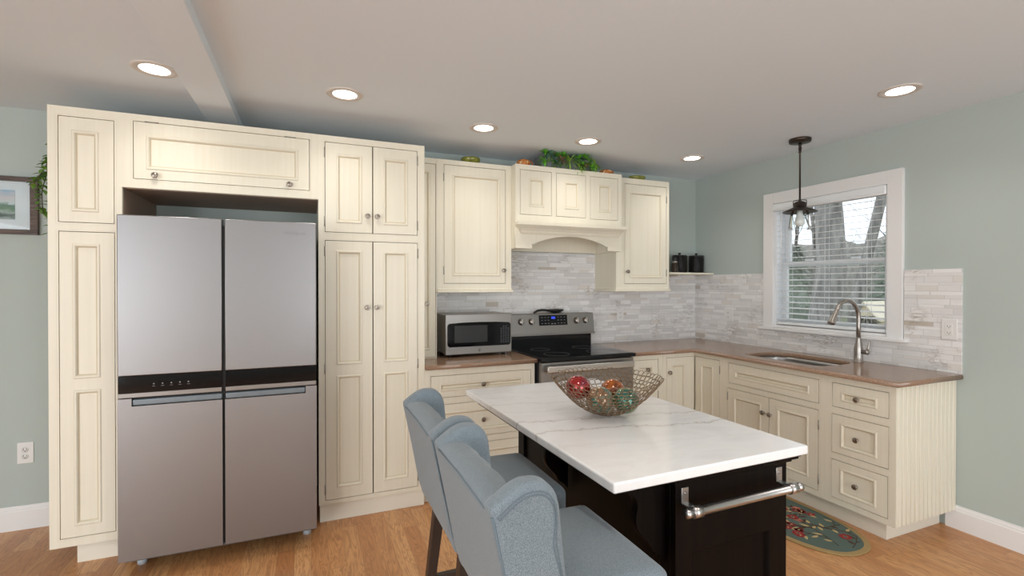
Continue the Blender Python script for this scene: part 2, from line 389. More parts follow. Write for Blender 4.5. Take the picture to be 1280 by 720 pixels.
b = MB(); b.box(XL-0.1, YF-0.1, -0.1, XW+0.15, YW+0.1, 0); structure(b.build('floor', floor_m))
b = MB(); b.box(XL-0.1, YF-0.1, ZC, XW+0.15, YW+0.1, ZC+0.12); structure(b.build('ceiling', ceil_m))
b = MB(); b.plate(XL-0.1, 0, XW+0.15, ZC, [], y=YW, th=0.1); structure(b.build('wall_back', wall_m))
WY0, WY1, WZ0, WZ1 = 1.998, 2.848, 1.095, 2.10       # window opening in the right wall
b = MB(); b.plate(YF-0.1, 0, YW, ZC, [(WY0, WZ0, WY1, WZ1)], y=0, th=0.15)
o = b.build('wall_right', wall_m)
o.data.transform(Matrix(((0, 1, 0, XW), (1, 0, 0, 0), (0, 0, 1, 0), (0, 0, 0, 1)))); o.data.flip_normals(); structure(o)
b = MB(); b.plate(YF-0.1, 0, YW, ZC, [(-2.15, 0.3, 0.35, 2.28)], y=0, th=0.1)  # unglazed opening added to let light into the room
o = b.build('wall_left', wall_m); o.data.transform(Matrix(((0, 1, 0, XL-0.1), (1, 0, 0, 0), (0, 0, 1, 0), (0, 0, 0, 1)))); structure(o)
b = MB(); b.plate(XL, 0, XW, ZC, [(-3.7, 0.02, -2.5, 2.28), (0.35, 0.02, 2.55, 2.28)], y=YF-0.1, th=0.1)  # both openings are added for light from behind the camera
structure(b.build('wall_front', wall_m))
# ceiling beam
b = MB(); b.box(-0.575, YF, ZC-0.052, -0.405, YW, ZC+0.01, bev=0.002); structure(b.build('trim_1', ceil_m))

# baseboards with a stepped cap
def baseboard(name, pts):
    (x0, y0), (x1, y1), nx, ny = pts
    prof = [(0, 0), (0.015, 0), (0.015, 0.108), (0.0115, 0.114), (0.0115, 0.121), (0.006, 0.130), (0.005, 0.138), (0, 0.138)]
    b = MB(); b.hexa([(x0+nx*d, y0+ny*d, z) for d, z in prof], [(x1+nx*d, y1+ny*d, z) for d, z in prof]); b.recalc = True
    structure(b.build(name, trim_m))
baseboard('baseboard_back', ((XL, YW-0.0005), (-1.18, YW-0.0005), 0, -1))
baseboard('baseboard_right', ((XW-0.0005, YF), (XW-0.0005, 1.675), -1, 0))
baseboard('baseboard_left', ((XL+0.0005, YF), (XL+0.0005, YW), 1, 0))

# backsplash tiles
b = MB(); b.box(0.83, YW-0.010, 0.914, XW, YW, 1.533); b.box(1.41, YW-0.010, 1.533, 2.352, YW, 1.714); structure(b.build('trim_2', mos_back))
b = MB(); b.box(XW-0.010, 2.94, 0.914, XW, YW-0.010, 1.533); b.box(XW-0.010, 1.603, 0.914, XW, 1.9, 1.533); b.box(XW-0.010, 1.9, 0.914, XW, 2.94, 1.07)
structure(b.build('trim_3', mos_right))

# ------------------------------------------------------------------ window (right wall)
win = bpy.data.objects.new('window_1', None); C.objects.link(win); structure(win)
def wbox(b, y0, z0, y1, z1, xa, xb, bev=0.002, m=0): b.box(min(xa, xb), y0, z0, max(xa, xb), y1, z1, mat=m, bev=bev, seg=1)
b = MB()
wbox(b, 1.905, 1.083, 1.998, 2.19, XW-0.02, XW+0.004); wbox(b, 2.848, 1.083, 2.94, 2.19, XW-0.02, XW+0.004); wbox(b, 1.998, 2.10, 2.848, 2.19, XW-0.02, XW+0.004)
b.build('window_casing', trim_m, win)
b = MB(); wbox(b, 1.872, 1.068, 2.975, 1.092, XW-0.045, XW+0.12, 0.005); wbox(b, WY0+0.001, 1.0915, WY1-0.001, 1.112, XW-0.012, XW+0.06, 0.003); b.build('window_sill', trim_m, win)
b = MB()   # jamb liner
wbox(b, WY0-0.002, WZ0, WY0+0.018, WZ1, XW, XW+0.148); wbox(b, WY1-0.018, WZ0, WY1+0.002, WZ1, XW, XW+0.148); wbox(b, WY0, WZ1-0.018, WY1, WZ1+0.002, XW, XW+0.148)
wbox(b, WY0, WZ0-0.01, WY1, WZ0+0.02, XW+0.06, XW+0.148)
b.build('window_jamb', vinyl, win)
def sash(z0, z1, x):
    b = MB(); y0, y1 = WY0+0.018, WY1-0.018; w = 0.042
    wbox(b, y0, z0, y0+w, z1, x, x+0.03); wbox(b, y1-w, z0, y1, z1, x, x+0.03); wbox(b, y0+w, z0, y1-w, z0+w, x, x+0.03); wbox(b, y0+w, z1-w*0.8, y1-w, z1, x, x+0.03)
    s = b.build('window_sash', vinyl, win)
    b = MB(); wbox(b, y0+w, z0+w, y1-w, z1-w*0.8, x+0.013, x+0.016, 0); b.build('window_pane', pane_m, s)
    return s
s1 = sash(1.115, 1.625, XW+0.065); s2 = sash(1.585, 2.085, XW+0.10)
b = MB()
for y in (2.25, 2.60): wbox(b, y-0.03, 1.622, y+0.03, 1.64, XW+0.06, XW+0.085, 0.004)
b.build('sash_lock', vinyl, s1)

# blind
bl = thing('window_blind', 'white horizontal slat blind lowered inside the kitchen window', 'blind', (XW-0.005, 2.42, 1.12))
def rel(o): o.data.transform(T(-bl.location.x, -bl.location.y, -bl.location.z)); return o
b = MB(); wbox(b, WY0+0.004, 2.035, WY1-0.004, 2.098, XW-0.03, XW+0.03, 0.006); wbox(b, WY0+0.004, 2.046, WY1-0.004, 2.058, XW-0.036, XW-0.028, 0.003)
rel(b.build('headrail', blind_m, bl))
b = MB()
for k in range(20):
    z = 1.165 + k*0.0445
    b.box(-0.022, WY0+0.022, -0.0018, 0.022, WY1-0.022, 0.0018, M=T(XW+0.022, 0, z) @ Matrix.Rotation(R(-7), 4, 'Y'))
rel(b.build('slats', blind_m, bl))
b = MB(); wbox(b, WY0+0.02, 1.118, WY1-0.02, 1.140, XW-0.006, XW+0.046, 0.005); rel(b.build('bottom_rail', blind_m, bl))
b = MB()
for y in (2.13, 2.425, 2.72):
    for dx in (-0.002, 0.046): b.tube([(XW+dx, y, 1.13), (XW+dx, y, 2.04)], 0.0012, 5)
rel(b.build('ladder_cords', blind_m, bl))
b = MB(); b.tube([(XW-0.034, 2.76, 2.04), (XW-0.034, 2.763, 1.55)], 0.0035, 6); rel(b.build('tilt_wand', blind_m, bl))

# ------------------------------------------------------------------ outlets
def outlet(name_label, loc, rz, w=0.072, h=0.116, deco=False):
    t = thing('wall_outlet', name_label, 'outlet', loc, rz)
    b = MB(); b.box(-w/2, -0.006, -h/2, w/2, 0, h/2, bev=0.003); b.build('cover_plate', plate_m, t)
    if deco:
        b = MB(); b.box(-0.017, -0.0085, -0.034, 0.017, -0.005, 0.034, bev=0.001); f = b.build('receptacle', plate_m, t)
        for s in (-1, 1):
            b = MB(); b.box(-0.008, -0.0092, s*0.019-0.004, -0.006, -0.0080, s*0.019+0.005); b.box(0.006, -0.0092, s*0.019-0.004, 0.008, -0.008, s*0.019+0.005); b.box(-0.002, -0.0092, s*0.019-0.011, 0.002, -0.008, s*0.019-0.007)
            b.build('slots', slot_m, f)
    else:
        for s in (-1, 1):
            b = MB(); b.lathe([(0.0165, 0), (0.0165, 0.0025), (0.0, 0.0025)], 20, T(0, -0.0055, s*0.0195) @ AXY); f = b.build('receptacle', plate_m, t)
            b = MB(); z = s*0.0195
            b.box(-0.0078, -0.0086, z-0.002, -0.0055, -0.0078, z+0.008); b.box(0.0055, -0.0086, z-0.002, 0.0078, -0.0078, z+0.008)
            b.lathe([(0.0028, 0), (0.0028, 0.0007), (0, 0.0007)], 10, T(0, -0.0079, z-0.008) @ AXY); b.build('slots', slot_m, f)
    return t
outlet('white double outlet low on the grey-green wall left of the tall cabinet', (-1.557, YW, 0.447), 0, 0.075, 0.125)
outlet('white double outlet on the marble tiles right of the window', (XW-0.010, 1.66, 1.172), R(-90), 0.078, 0.122, True)
outlet('white outlet on the marble tiles between the corner and the window', (XW-0.010, 3.31, 1.168), R(-90), 0.10, 0.112, True)
outlet('white outlet on the marble tiles of the back wall right of the range', (2.62, YW-0.010, 1.163), 0, 0.075, 0.115, True)

# ------------------------------------------------------------------ cabinets
GAP = 0.0034
def knob_mesh(parent, x, z, y=0.0):
    b = MB()
    prof = [(0.0075, -0.001), (0.0075, 0.002), (0.0048, 0.004), (0.0045, 0.012), (0.010, 0.0145), (0.0155, 0.0175), (0.0162, 0.021), (0.0145, 0.0245), (0.012, 0.0255), (0.0105, 0.0248), (0.0085, 0.0262), (0.004, 0.0275), (0, 0.0278)]
    b.lathe(prof, 20, T(x, y, z) @ AXY); return b.build('knob', pewter, parent)
def hinge_mesh(parent, x, z, y=0.0):
    b = MB(); b.lathe([(0.0008, -0.032), (0.0042, -0.029), (0.0042, 0.029), (0.0008, 0.032)], 8, T(x, y, z)); return b.build('hinge', hinge_m, parent)
PROF = [(0, 0), (0.0025, -0.0015), (0.005, -0.004), (0.011, -0.004), (0.0145, -0.001), (0.018, 0.006), (0.020, 0.0085), (0.0225, 0.0085)]
PM = [2, 2, 0, 0, 2, 1, 1]
def front(kind, parent, rect, panels, knobs=(), hinges=(), y=0.0005, mats=None, prof=PROF, pm=PM, label=None):
    x0, z0, x1, z1 = rect
    b = MB(); b.plate(x0+GAP, z0+GAP, x1-GAP, z1-GAP, panels, y=y, th=0.018)
    for p in panels: b.rings(p, prof, pm, y=y, fill=0)
    o = b.build(kind, mats or [cream, glaze, glaze_lt], parent)
    for (kx, kz) in knobs: knob_mesh(o, kx, kz, y)
    for (hx, hz) in hinges: hinge_mesh(o, hx, hz, y)
    return o
def frame(parent, Wd, z0, z1, holes, mats=None, x0=0.0, bead=True, name='face_frame'):
    b = MB(); b.plate(x0, z0, Wd, z1, holes, y=0, th=0.020)
    if bead:
        for h in holes:
            e = 0.009; r = (h[0]-e, h[1]-e, h[2]+e, h[3]+e)
            b.rings(r, [(0, -0.0004), (0.0022, -0.0004)], [2])
    return b.build(name, mats or [cream, glaze, glaze_lt], parent)
def carcass(parent, x0, x1, y0, y1, z0, z1, m=None):
    b = MB(); b.box(x0, y0, z0, x1, y1, z1, mat=0)
    b.bm.normal_update()
    for f in b.bm.faces:
        if f.normal.y < -0.9: f.material_index = 1
    return b.build('carcass', [m or cream_in, gap_shade], parent)

YT = 3.121
# 1. narrow tall cabinet, left end
t = thing('tall_cabinet', 'narrow tall cream cabinet at the left end, beside the framed picture', 'cabinet', (-1.213, YT, 0))
Wd = 0.302
d1 = (0.040, 1.753, 0.270, 2.290); d2 = (0.041, 0.150, 0.271, 1.709)
frame(t, Wd, 0.108, 2.337, [d1, d2])
o = carcass(t, 0.0, Wd, 0.020, YW-YT-0.002, 0.108, 2.337, cream)
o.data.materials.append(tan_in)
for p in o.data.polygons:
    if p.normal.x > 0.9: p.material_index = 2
front('door', t, d1, [(0.094, 1.809, 0.206, 2.223)]); front('door', t, d2, [(0.095, 0.958, 0.210, 1.648), (0.098, 0.208, 0.212, 0.901)])
b = MB(); b.box(0.094, 0.045, 0, Wd, YW-YT-0.02, 0.108, bev=0.001); b.build('toe_kick', toe_m, t)

# 2. cabinet over the fridge
t = thing('overhead_cabinet', 'wide short cream cabinet with one lift-up door above the refrigerator', 'cabinet', (-0.911, YT, 1.949))
Wd = 0.952; z0 = 0.0; z1 = 0.388
d = (0.047, 0.047, 0.906, 0.353)
frame(t, Wd, z0, z1, [d])
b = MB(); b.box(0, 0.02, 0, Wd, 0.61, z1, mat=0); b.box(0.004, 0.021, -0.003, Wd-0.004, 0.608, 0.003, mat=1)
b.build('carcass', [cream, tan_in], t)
o = front('door', t, d, [(0.103, 0.100, 0.845, 0.285)], [(0.146, 0.070), (0.797, 0.074)])
for hx in (0.13, 0.80):
    b = MB(); b.tube([(hx-0.03, -0.001, 0.352), (hx+0.03, -0.001, 0.352)], 0.0035, 6); b.build('hinge', hinge_m, o)
# 3. pantry
t = thing('pantry_cabinet', 'tall cream four-door pantry cabinet right of the refrigerator', 'cabinet', (0.0412, YT, 0))
Wd = 0.6398; X0 = 0.0412
h1 = (0.036, 1.755, 0.594, 2.299); h2 = (0.036, 0.133, 0.596, 1.707)
frame(t, Wd, 0.108, 2.337, [h1, h2]); carcass(t, 0, Wd, 0.02, YW-YT-0.002, 0.108, 2.337, cream)
m_ = 0.3155
front('door', t, (0.036, 1.755, m_, 2.299), [(0.100, 1.813, 0.253, 2.234)], [(0.284, 1.862)], [(0.036, 2.235), (0.036, 1.82)])
front('door', t, (m_, 1.755, 0.594, 2.299), [(0.378, 1.813, 0.535, 2.234)], [(0.342, 1.862)], [(0.594, 2.235), (0.594, 1.82)])
front('door', t, (0.036, 0.133, m_, 1.707), [(0.100, 0.949, 0.253, 1.648), (0.100, 0.202, 0.253, 0.887)], [(0.281, 1.297)], [(0.036, 1.64), (0.036, 0.93), (0.036, 0.20)])
front('door', t, (m_, 0.133, 0.596, 1.707), [(0.378, 0.949, 0.535, 1.648), (0.378, 0.202, 0.535, 0.887)], [(0.340, 1.297)], [(0.596, 1.64), (0.596, 0.93), (0.596, 0.20)])
b = MB(); b.box(0.006, 0.018, 0, Wd, YW-YT-0.02, 0.108, bev=0.001); b.build('toe_kick', toe_m, t)

# 4. slim cabinet standing on the counter beside the pantry
YU = 3.401
t = thing('slim_counter_cabinet', 'slim cream cabinet standing on the counter between pantry and microwave', 'cabinet', (0.682, YU, 0.9145))
carcass(t, 0, 0.148, 0.0195, YW-YU-0.002, 0, 1.424, cream)
b = MB(); b.plate(0, 0, 0.148, 1.424, [(0.014, 0.006, 0.142, 1.385)], y=0, th=0.02); b.build('face_frame', cream, t)
front('door', t, (0.014, 0.006, 0.142, 1.385), [(0.040, 0.060, 0.102, 1.335)], [(0.075, 0.388)])

# 5. wall cabinet left of hood
def light_rail(parent, x0, x1, y0, y1, z, sides=(True, True)):
    b = MB()
    for (dz0, dz1, e) in ((-0.013, 0.0, 0.004), (-0.030, -0.013, 0.013)):
        b.box(x0-(e if sides[0] else 0), y0-e, z+dz0, x1+(e if sides[1] else 0), y1, z+dz1, bev=0.003)
    return b.build('light_rail', cream, parent)
t = thing('wall_cabinet', 'single-door cream wall cabinet above the microwave', 'cabinet', (0.831, YU, 1.412))
Wd = 0.575; H = 0.927
d = (0.051, 0.035, 0.529, 0.893)
frame(t, Wd, 0, H, [d]); carcass(t, 0, Wd, 0.02, YW-YU-0.002, 0, H, cream)
front('door', t, d, [(0.113, 0.090, 0.485, 0.828)], [(0.509, 0.134)], [(0.051, 0.80), (0.051, 0.13)])
light_rail(t, 0, Wd, 0, YW-YU-0.012, 0, (False, True))

# 6. range hood cabinet
YH = 3.32; hx0, hx1 = 1.407, 2.352; Wd = hx1-hx0
t = thing('range_hood', 'cream wooden range hood with three small doors, moulded shelf and arched valance', 'range hood', (hx0, YH, 1.712))
H = 2.340-1.712
zz = lambda z: z-1.712
D = [(1.443-hx0, zz(1.965), 1.708-hx0, zz(2.302)), (1.748-hx0, zz(1.965), 2.012-hx0, zz(2.302)), (2.052-hx0, zz(1.960), 2.314-hx0, zz(2.302))]
frame(t, Wd, zz(1.90), H, D, bead=False)
b = MB(); b.box(0, 0.02, zz(1.90), Wd, YW-YH-0.002, H)
b.box(0, 0.02, zz(1.712), 0.018, YW-YH-0.012, zz(1.90)); b.box(Wd-0.018, 0.02, zz(1.712), Wd, YW-YH-0.012, zz(1.90)); b.build('carcass', cream, t)
for d in D: front('door', t, d, [(d[0]+0.072, d[1]+0.060, d[2]-0.062, d[3]-0.060)])
# arched valance
lp = [(0, 0), (0.135, 0), (0.135, 0.032)]
for k in range(0, 17):
    a = k/16; x = 0.150 + a*(Wd-0.300); lp.append((x, 0.034 + 0.068*math.sin(PI*a)**0.8))
lp += [(Wd-0.135, 0.032), (Wd-0.135, 0), (Wd, 0), (Wd, zz(1.905)), (0, zz(1.905))]
poly_solid('valance', [lp], -0.021, 0.0, 0.0005, cream, t, XZ, 1)
b = MB()
def mrect(e, z): return [(0.050-e*0.85, -e, zz(z)), (Wd-0.050+e*0.85, -e, zz(z)), (Wd-0.050+e*0.85, 0.004, zz(z)), (0.050-e*0.85, 0.004, zz(z))]
for (e0, z0_, e1, z1_) in ((0.010, 1.820, 0.016, 1.833), (0.022, 1.833, 0.022, 1.842), (0.022, 1.842, 0.034, 1.858), (0.034, 1.858, 0.055, 1.876), (0.055, 1.876, 0.060, 1.882), (0.069, 1.882, 0.069, 1.907)):
    b.hexa(mrect(e0, z0_), mrect(e1, z1_), bev=0.0015)
b.build('moulding_shelf', cream, t)
b = MB(); b.box(0.019, 0.35, zz(1.715), Wd-0.019, 0.385, zz(1.89)); b.box(0.019, 0.03, zz(1.86), Wd-0.019, 0.35, zz(1.875)); b.build('hood_liner', cream, t)

# 7. wall cabinet right of hood
t = thing('wall_cabinet', 'single-door cream wall cabinet right of the range hood', 'cabinet', (2.353, YU, 1.412))
Wd = 0.553; d = (0.086, 0.034, 0.525, 0.880)
frame(t, Wd, 0, H+0.299, [d]); carcass(t, 0, Wd, 0.02, YW-YU-0.002, 0, 0.927, cream)
front('door', t, d, [(0.135, 0.085, 0.478, 0.815)], [(0.110, 0.138)], [(0.525, 0.77), (0.525, 0.13)])
light_rail(t, 0, Wd, 0, YW-YU-0.012, 0)

# 8. corner shelf
b = MB(); b.box(0, 0, 0, XW-2.907-0.002, 0.24, 0.018, bev=0.006, seg=3); b.box(0.27, 0.10, -0.014, 0.29, 0.24, 0.0, bev=0.002)
o = b.build('corner_shelf', cream); o.location = (2.907, YW-0.242, 1.5335)
tag(o, 'cream corner shelf under the black canisters', 'shelf')

# base cabinets
YB = 3.125
def drawer_front(t, rect, pan, knobs): return front('drawer', t, rect, [pan], knobs)
t = thing('drawer_cabinet', 'cream three-drawer base cabinet under the microwave counter', 'cabinet', (0.682, YB, 0))
Wd = 0.790; x_ = 0.682
dr = [(0.037, 0.690, 0.762, 0.838), (0.037, 0.408, 0.762, 0.647), (0.037, 0.140, 0.762, 0.366)]
frame(t, Wd, 0.108, 0.882, dr); carcass(t, 0, Wd, 0.02, YW-YB-0.002, 0.108, 0.882, cream)
for (r, zk) in zip(dr, (0.763, 0.522, 0.25)):
    front('drawer', t, r, [(r[0]+0.062, r[1]+0.040, r[2]-0.060, r[3]-0.052)], [(0.400, zk)])
b = MB(); b.box(0, 0.05, 0, Wd, YW-YB-0.02, 0.108); b.build('toe_kick', toe_m, t)

t = thing('base_cabinet', 'narrow cream base cabinet with one drawer right of the range', 'cabinet', (2.290, YB, 0))
Wd = 0.318
dr = (0.030, 0.660, 0.274, 0.846); dd = (0.030, 0.135, 0.274, 0.622)
frame(t, Wd, 0.108, 0.882, [dr, dd]); carcass(t, 0, Wd, 0.02, YW-YB-0.002, 0.108, 0.882, cream)
front('drawer', t, dr, [(0.085, 0.715, 0.225, 0.795)], [(0.166, 0.766)])
front('door', t, dd, [(0.085, 0.19, 0.225, 0.565)], [], [(0.274, 0.2), (0.274, 0.56)])
b = MB(); b.box(0, 0.05, 0, Wd, YW-YB-0.02, 0.108); b.build('toe_kick', toe_m, t)

# corner cabinet: two leaves folding at the inside corner
XB = 2.939
t = thing('corner_cabinet', 'cream corner base cabinet with two leaves meeting in the inside corner', 'cabinet', (2.609, YB, 0))
fx = XB-2.609
b = MB(); b.plate(0, 0.108, fx, 0.882, [(0.038, 0.135, fx-0.0, 0.849)], y=0, th=0.02)
b.build('face_frame', [cream], t)
b = MB(); b.box(0, 0.02, 0.108, XW-2.609-0.002, YW-YB-0.002, 0.882); b.box(fx+0.02, 2.825-YB, 0.108, XW-2.609-0.002, 0.021, 0.882); b.build('carcass', cream, t)
front('door', t, (0.038, 0.135, fx-0.002, 0.849), [(0.092, 0.19, 0.232, 0.79)], [(0.064, 0.729)])
g = MB(); g.plate(0, 0.108, 0.30, 0.882, [(0.0, 0.135, 0.266, 0.849)], y=0, th=0.02)
o = g.build('face_frame', [cream], t); o.location = (fx, 0, 0); o.rotation_euler = (0, 0, R(-90))
o = front('door', t, (0.004, 0.135, 0.266, 0.849), [(0.062, 0.19, 0.198, 0.79)], [], [(0.266, 0.775), (0.266, 0.2)])
o.location = (fx, 0, 0); o.rotation_euler = (0, 0, R(-90))
b = MB(); b.box(0, 0.05, 0, XW-2.609-0.02, YW-YB-0.02, 0.108); b.box(fx+0.05, 2.825-YB, 0, XW-2.609-0.02, 0.05, 0.108); b.build('toe_kick', toe_m, t)

# right run, local x runs along -Y
def right_run(name, label, y_start, Wd):
    return thing(name, label, 'cabinet', (XB, y_start, 0), R(-90)), Wd
YS = 2.825
t, Wd = right_run('sink_cabinet', 'cream sink base cabinet with false front and two doors below the window', YS, 0.825)
ff = (YS-2.773, 0.692, YS-2.060, 0.845); dl = (YS-2.781, 0.143, YS-2.421, 0.653); drr = (YS-2.421, 0.143, YS-2.063, 0.653)
frame(t, Wd, 0.108, 0.882, [ff, (dl[0], 0.143, drr[2], 0.653)])
b = MB(); b.box(0, 0.02, 0.108, Wd, XW-XB-0.002, 0.68); b.box(0, 0.02, 0.68, Wd, 0.035, 0.882); b.build('carcass', cream, t)
front('false_front', t, ff, [(ff[0]+0.055, 0.735, ff[2]-0.065, 0.795)])
front('door', t, dl, [(dl[0]+0.055, 0.205, dl[2]-0.062, 0.597)], [(YS-2.462, 0.540)], [(dl[0], 0.59), (dl[0], 0.21)])
front('door', t, drr, [(drr[0]+0.062, 0.205, drr[2]-0.065, 0.597)], [(YS-2.405, 0.538)], [(drr[2], 0.56), (drr[2], 0.215)])
b = MB(); b.box(0, 0.052, 0, Wd, XW-XB-0.02, 0.108); b.build('toe_kick', toe_m, t)
YD = 2.0
t, Wd = right_run('drawer_cabinet', 'cream three-drawer base cabinet with beadboard end panel at the right end of the counter', YD, YD-1.627)
a0, a1 = YD-1.978, YD-1.662
dr = [(a0, 0.696, a1, 0.844), (a0-0.003, 0.417, a1, 0.654), (a0-0.006, 0.141, a1-0.004, 0.377)]
frame(t, Wd, 0.108, 0.882, dr); carcass(t, 0, Wd-0.016, 0.02, XW-XB-0.002, 0.108, 0.882, cream)
for r, ins, zk in zip(dr, (0.046, 0.046, 0.042), (0.767, 0.532, 0.258)):
    front('drawer', t, r, [(r[0]+0.052, r[1]+ins-0.006, r[2]-0.060, r[3]-ins)], [(0.5*(r[0]+r[2])-0.008, zk)])
b = MB()
nb = 14; dy = (XW-XB-0.004)/nb
for k in range(nb):
    y0 = 0.0205 + k*(XW-XB-0.0225)/nb; y1 = y0 + (XW-XB-0.0225)/nb
    b.box(Wd-0.016, y0+0.0022, 0.108, Wd, y1-0.0022, 0.882, mat=0, bev=0.0035)
    b.box(Wd-0.016, y1-0.0022, 0.108, Wd-0.005, y1+0.0022, 0.882, mat=1)
    b.tube([(Wd-0.0035, y1-0.0085, 0.109), (Wd-0.0035, y1-0.0085, 0.881)], 0.0042, 6, mat=0)
b.build('beadboard_panel', [cream, glaze_lt], t)
b = MB(); b.box(0, 0.052, 0, YD-1.702, XW-XB-0.018, 0.108, bev=0.001); b.build('toe_kick', toe_m, t)

# ------------------------------------------------------------------ countertops
o = poly_solid('countertop', [[(0.682, 3.085), (1.476, 3.085), (1.476, YW-0.011), (0.682, YW-0.011)]], 0.884, 0.914, 0.008, counter_m)
tag(o, 'brown stone countertop section between the pantry and the range', 'countertop')
def arc(cx, cy, r, a0, a1, n=6): return [(cx+r*math.cos(R(a0+(a1-a0)*k/n)), cy+r*math.sin(R(a0+(a1-a0)*k/n))) for k in range(n+1)]
SX0, SX1, SY0, SY1 = 3.020, 3.385, 2.11, 2.71
sink_loop = arc(SX0+0.05, SY0+0.05, 0.05, 180, 270) + arc(SX1-0.11, SY0+0.11, 0.11, 270, 360) + arc(SX1-0.14, SY1-0.14, 0.14, 0, 90) + arc(SX0+0.05, SY1-0.05, 0.05, 90, 180)
L = [(2.288, 3.085), (2.870, 3.085), (2.897, 3.075), (2.897, 1.593), (XW-0.011, 1.593), (XW-0.011, YW-0.011), (2.288, YW-0.011)]
o = poly_solid('countertop', [L, sink_loop[::-1]], 0.884, 0.914, 0.008, counter_m)
tag(o, 'L-shaped brown stone countertop running round the corner under the window', 'countertop')
# sink
cxs, cys = (SX0+SX1)/2, (SY0+SY1)/2
t = thing('kitchen_sink', 'stainless undermount sink set in the brown countertop below the window', 'sink', (cxs, cys, 0.70))
bm = MB(); prev = None
for (sc_, z) in ((1.06, 0.8815), (1.015, 0.8815), (1.01, 0.865), (0.99, 0.74), (0.95, 0.712), (0.88, 0.703), (0.12, 0.701)):
    ring = [bm.bm.verts.new(((p[0]-cxs)*sc_, (p[1]-cys)*sc_, z-0.70)) for p in sink_loop]
    if prev:
        for i in range(len(ring)):
            j = (i+1) % len(ring); f = bm.bm.faces.new((prev[i], prev[j], ring[j], ring[i])); f.smooth = True
    prev = ring
bm.bm.faces.new(prev); o = bm.build('basin', sink_m, t)
sol = o.modifiers.new('thick', 'SOLIDIFY'); sol.thickness = 0.0015; sol.offset = 1
b = MB(); b.lathe([(0.042, 0.0), (0.042, 0.003), (0.034, 0.003), (0.030, 0.0015), (0, 0.0015)], 24, T(0, 0, 0.0015)); b.build('drain', chrome, t)

# faucet
t = thing('faucet', 'brushed nickel gooseneck pull-down faucet behind the sink', 'faucet', (3.43, 2.13, 0.914))
b = MB(); b.lathe([(0.030, 0), (0.030, 0.004), (0.0265, 0.007), (0.0255, 0.05), (0.0265, 0.085), (0.0235, 0.105), (0.0175, 0.135), (0.0145, 0.16), (0.0135, 0.17)], 28); b.build('base', nickel, t)
pts = [(0, 0, 0.165), (0, 0, 0.24)]
RR = 0.118; zc = 0.30
for k in range(0, 15):
    a = R(0 + 152*k/14); pts.append((-RR + RR*math.cos(a), 0, zc + RR*math.sin(a)))
b = MB(); b.tube(pts, 0.0135, 16); o = b.build('spout', nickel, t)
e = Vector(pts[-1]); d = (e-Vector(pts[-2])).normalized()
M = Matrix.Translation(e) @ d.to_track_quat('Z', 'Y').to_matrix().to_4x4()
b = MB(); b.lathe([(0.0135, -0.002), (0.0150, 0.002), (0.0150, 0.012), (0.0165, 0.03), (0.0215, 0.085), (0.0225, 0.098), (0.021, 0.103), (0, 0.103)], 24, M); sh = b.build('spray_head', nickel, t)
b = MB(); b.box(-0.007, 0.0, 0.03, 0.007, 0.022, 0.058, bev=0.003, M=M @ Matrix.Rotation(R(90), 4, 'Z')); b.build('spray_button', blackpl, sh)
b = MB()
b.lathe([(0.0145, 0.0), (0.0145, 0.034), (0.0165, 0.036), (0.0165, 0.047), (0.012, 0.050), (0, 0.050)], 20, T(0.0, -0.016, 0.072) @ AXY)
b.tube([(0.0, -0.055, 0.076), (0.004, -0.060, 0.10), (0.010, -0.062, 0.13), (0.013, -0.062, 0.150)], [0.0085, 0.0075, 0.006, 0.0045], 10)
b.build('handle', nickel, t)

# ------------------------------------------------------------------ refrigerator
FX0, FX1, FY = -0.858, 0.027, 2.862
fw = FX1-FX0; gx = fw/2 + 0.000
t = thing('refrigerator', 'stainless four-door refrigerator standing between the tall cream cabinets', 'refrigerator', (FX0, FY, 0))
b = MB(); b.box(0.004, 0.075, 0.06, fw-0.004, 0.83, 1.742, bev=0.004); b.build('body', mat('grey_fridge_side', (0.10, 0.10, 0.105, 1), 0.5), t)
b = MB(); b.box(0.012, 0.012, 0.90, fw-0.012, 0.076, 1.74); b.box(0.012, 0.02, 0.10, fw-0.012, 0.076, 0.90); b.build('gasket', dark_gap, t)
for (x0, x1) in ((0, gx-0.006), (gx+0.006, fw)):
    b = MB(); b.box(x0, 0, 0.996, x1, 0.060, 1.775, bev=0.004); up = b.build('upper_door', fridge_m, t)
    if x0 > 0:
        text_mesh('Whirlpool', 0.026, mat('etched_logo', (0.22, 0.22, 0.22, 1), 0.4, 0.5), up, T(fw-0.108, -0.0006, 1.715) @ AXY, name='logo_lettering')
    # lower door with a pocket handle cut out of its top edge
    hx0_, hx1_ = (0.056, x1) if x0 == 0 else (x0, fw-0.055)
    b = MB(); zt_ = 0.886
    b.plate(x0, 0.100, x1, zt_, [(max(hx0_, x0), 0.848, min(hx1_, x1), zt_)], y=0, th=0.060)
    b.box(x0, 0.030, 0.84, x1, 0.060, zt_)
    lo = b.build('lower_door', fridge_m, t)
    b = MB(); b.box(hx0_+0.001, 0.004, 0.850, hx1_-0.001, 0.031, 0.880, bev=0.006, seg=3); b.build('pocket_handle', greypl, lo)
    b = MB(); b.box(x0+0.002, 0.002, 0.912, x1-0.002, 0.05, 0.995); gp = b.build('glass_band', blackgl, t)
    b = MB(); b.box(x0+0.002, 0.000, 0.890, x1-0.002, 0.05, 0.912, bev=0.002); b.build('trim_strip', steel_m, t)
    if x0 == 0:
        b = MB()
        for k in range(5):
            xx = 0.145+k*0.036; b.lathe([(0.0034, 0), (0.0034, 0.0004), (0, 0.0004)], 8, T(xx, 0.0019, 0.952) @ AXY); b.box(xx-0.006, 0.0014, 0.940, xx+0.006, 0.0021, 0.9412)
        b.build('touch_icons', icon_m, gp)
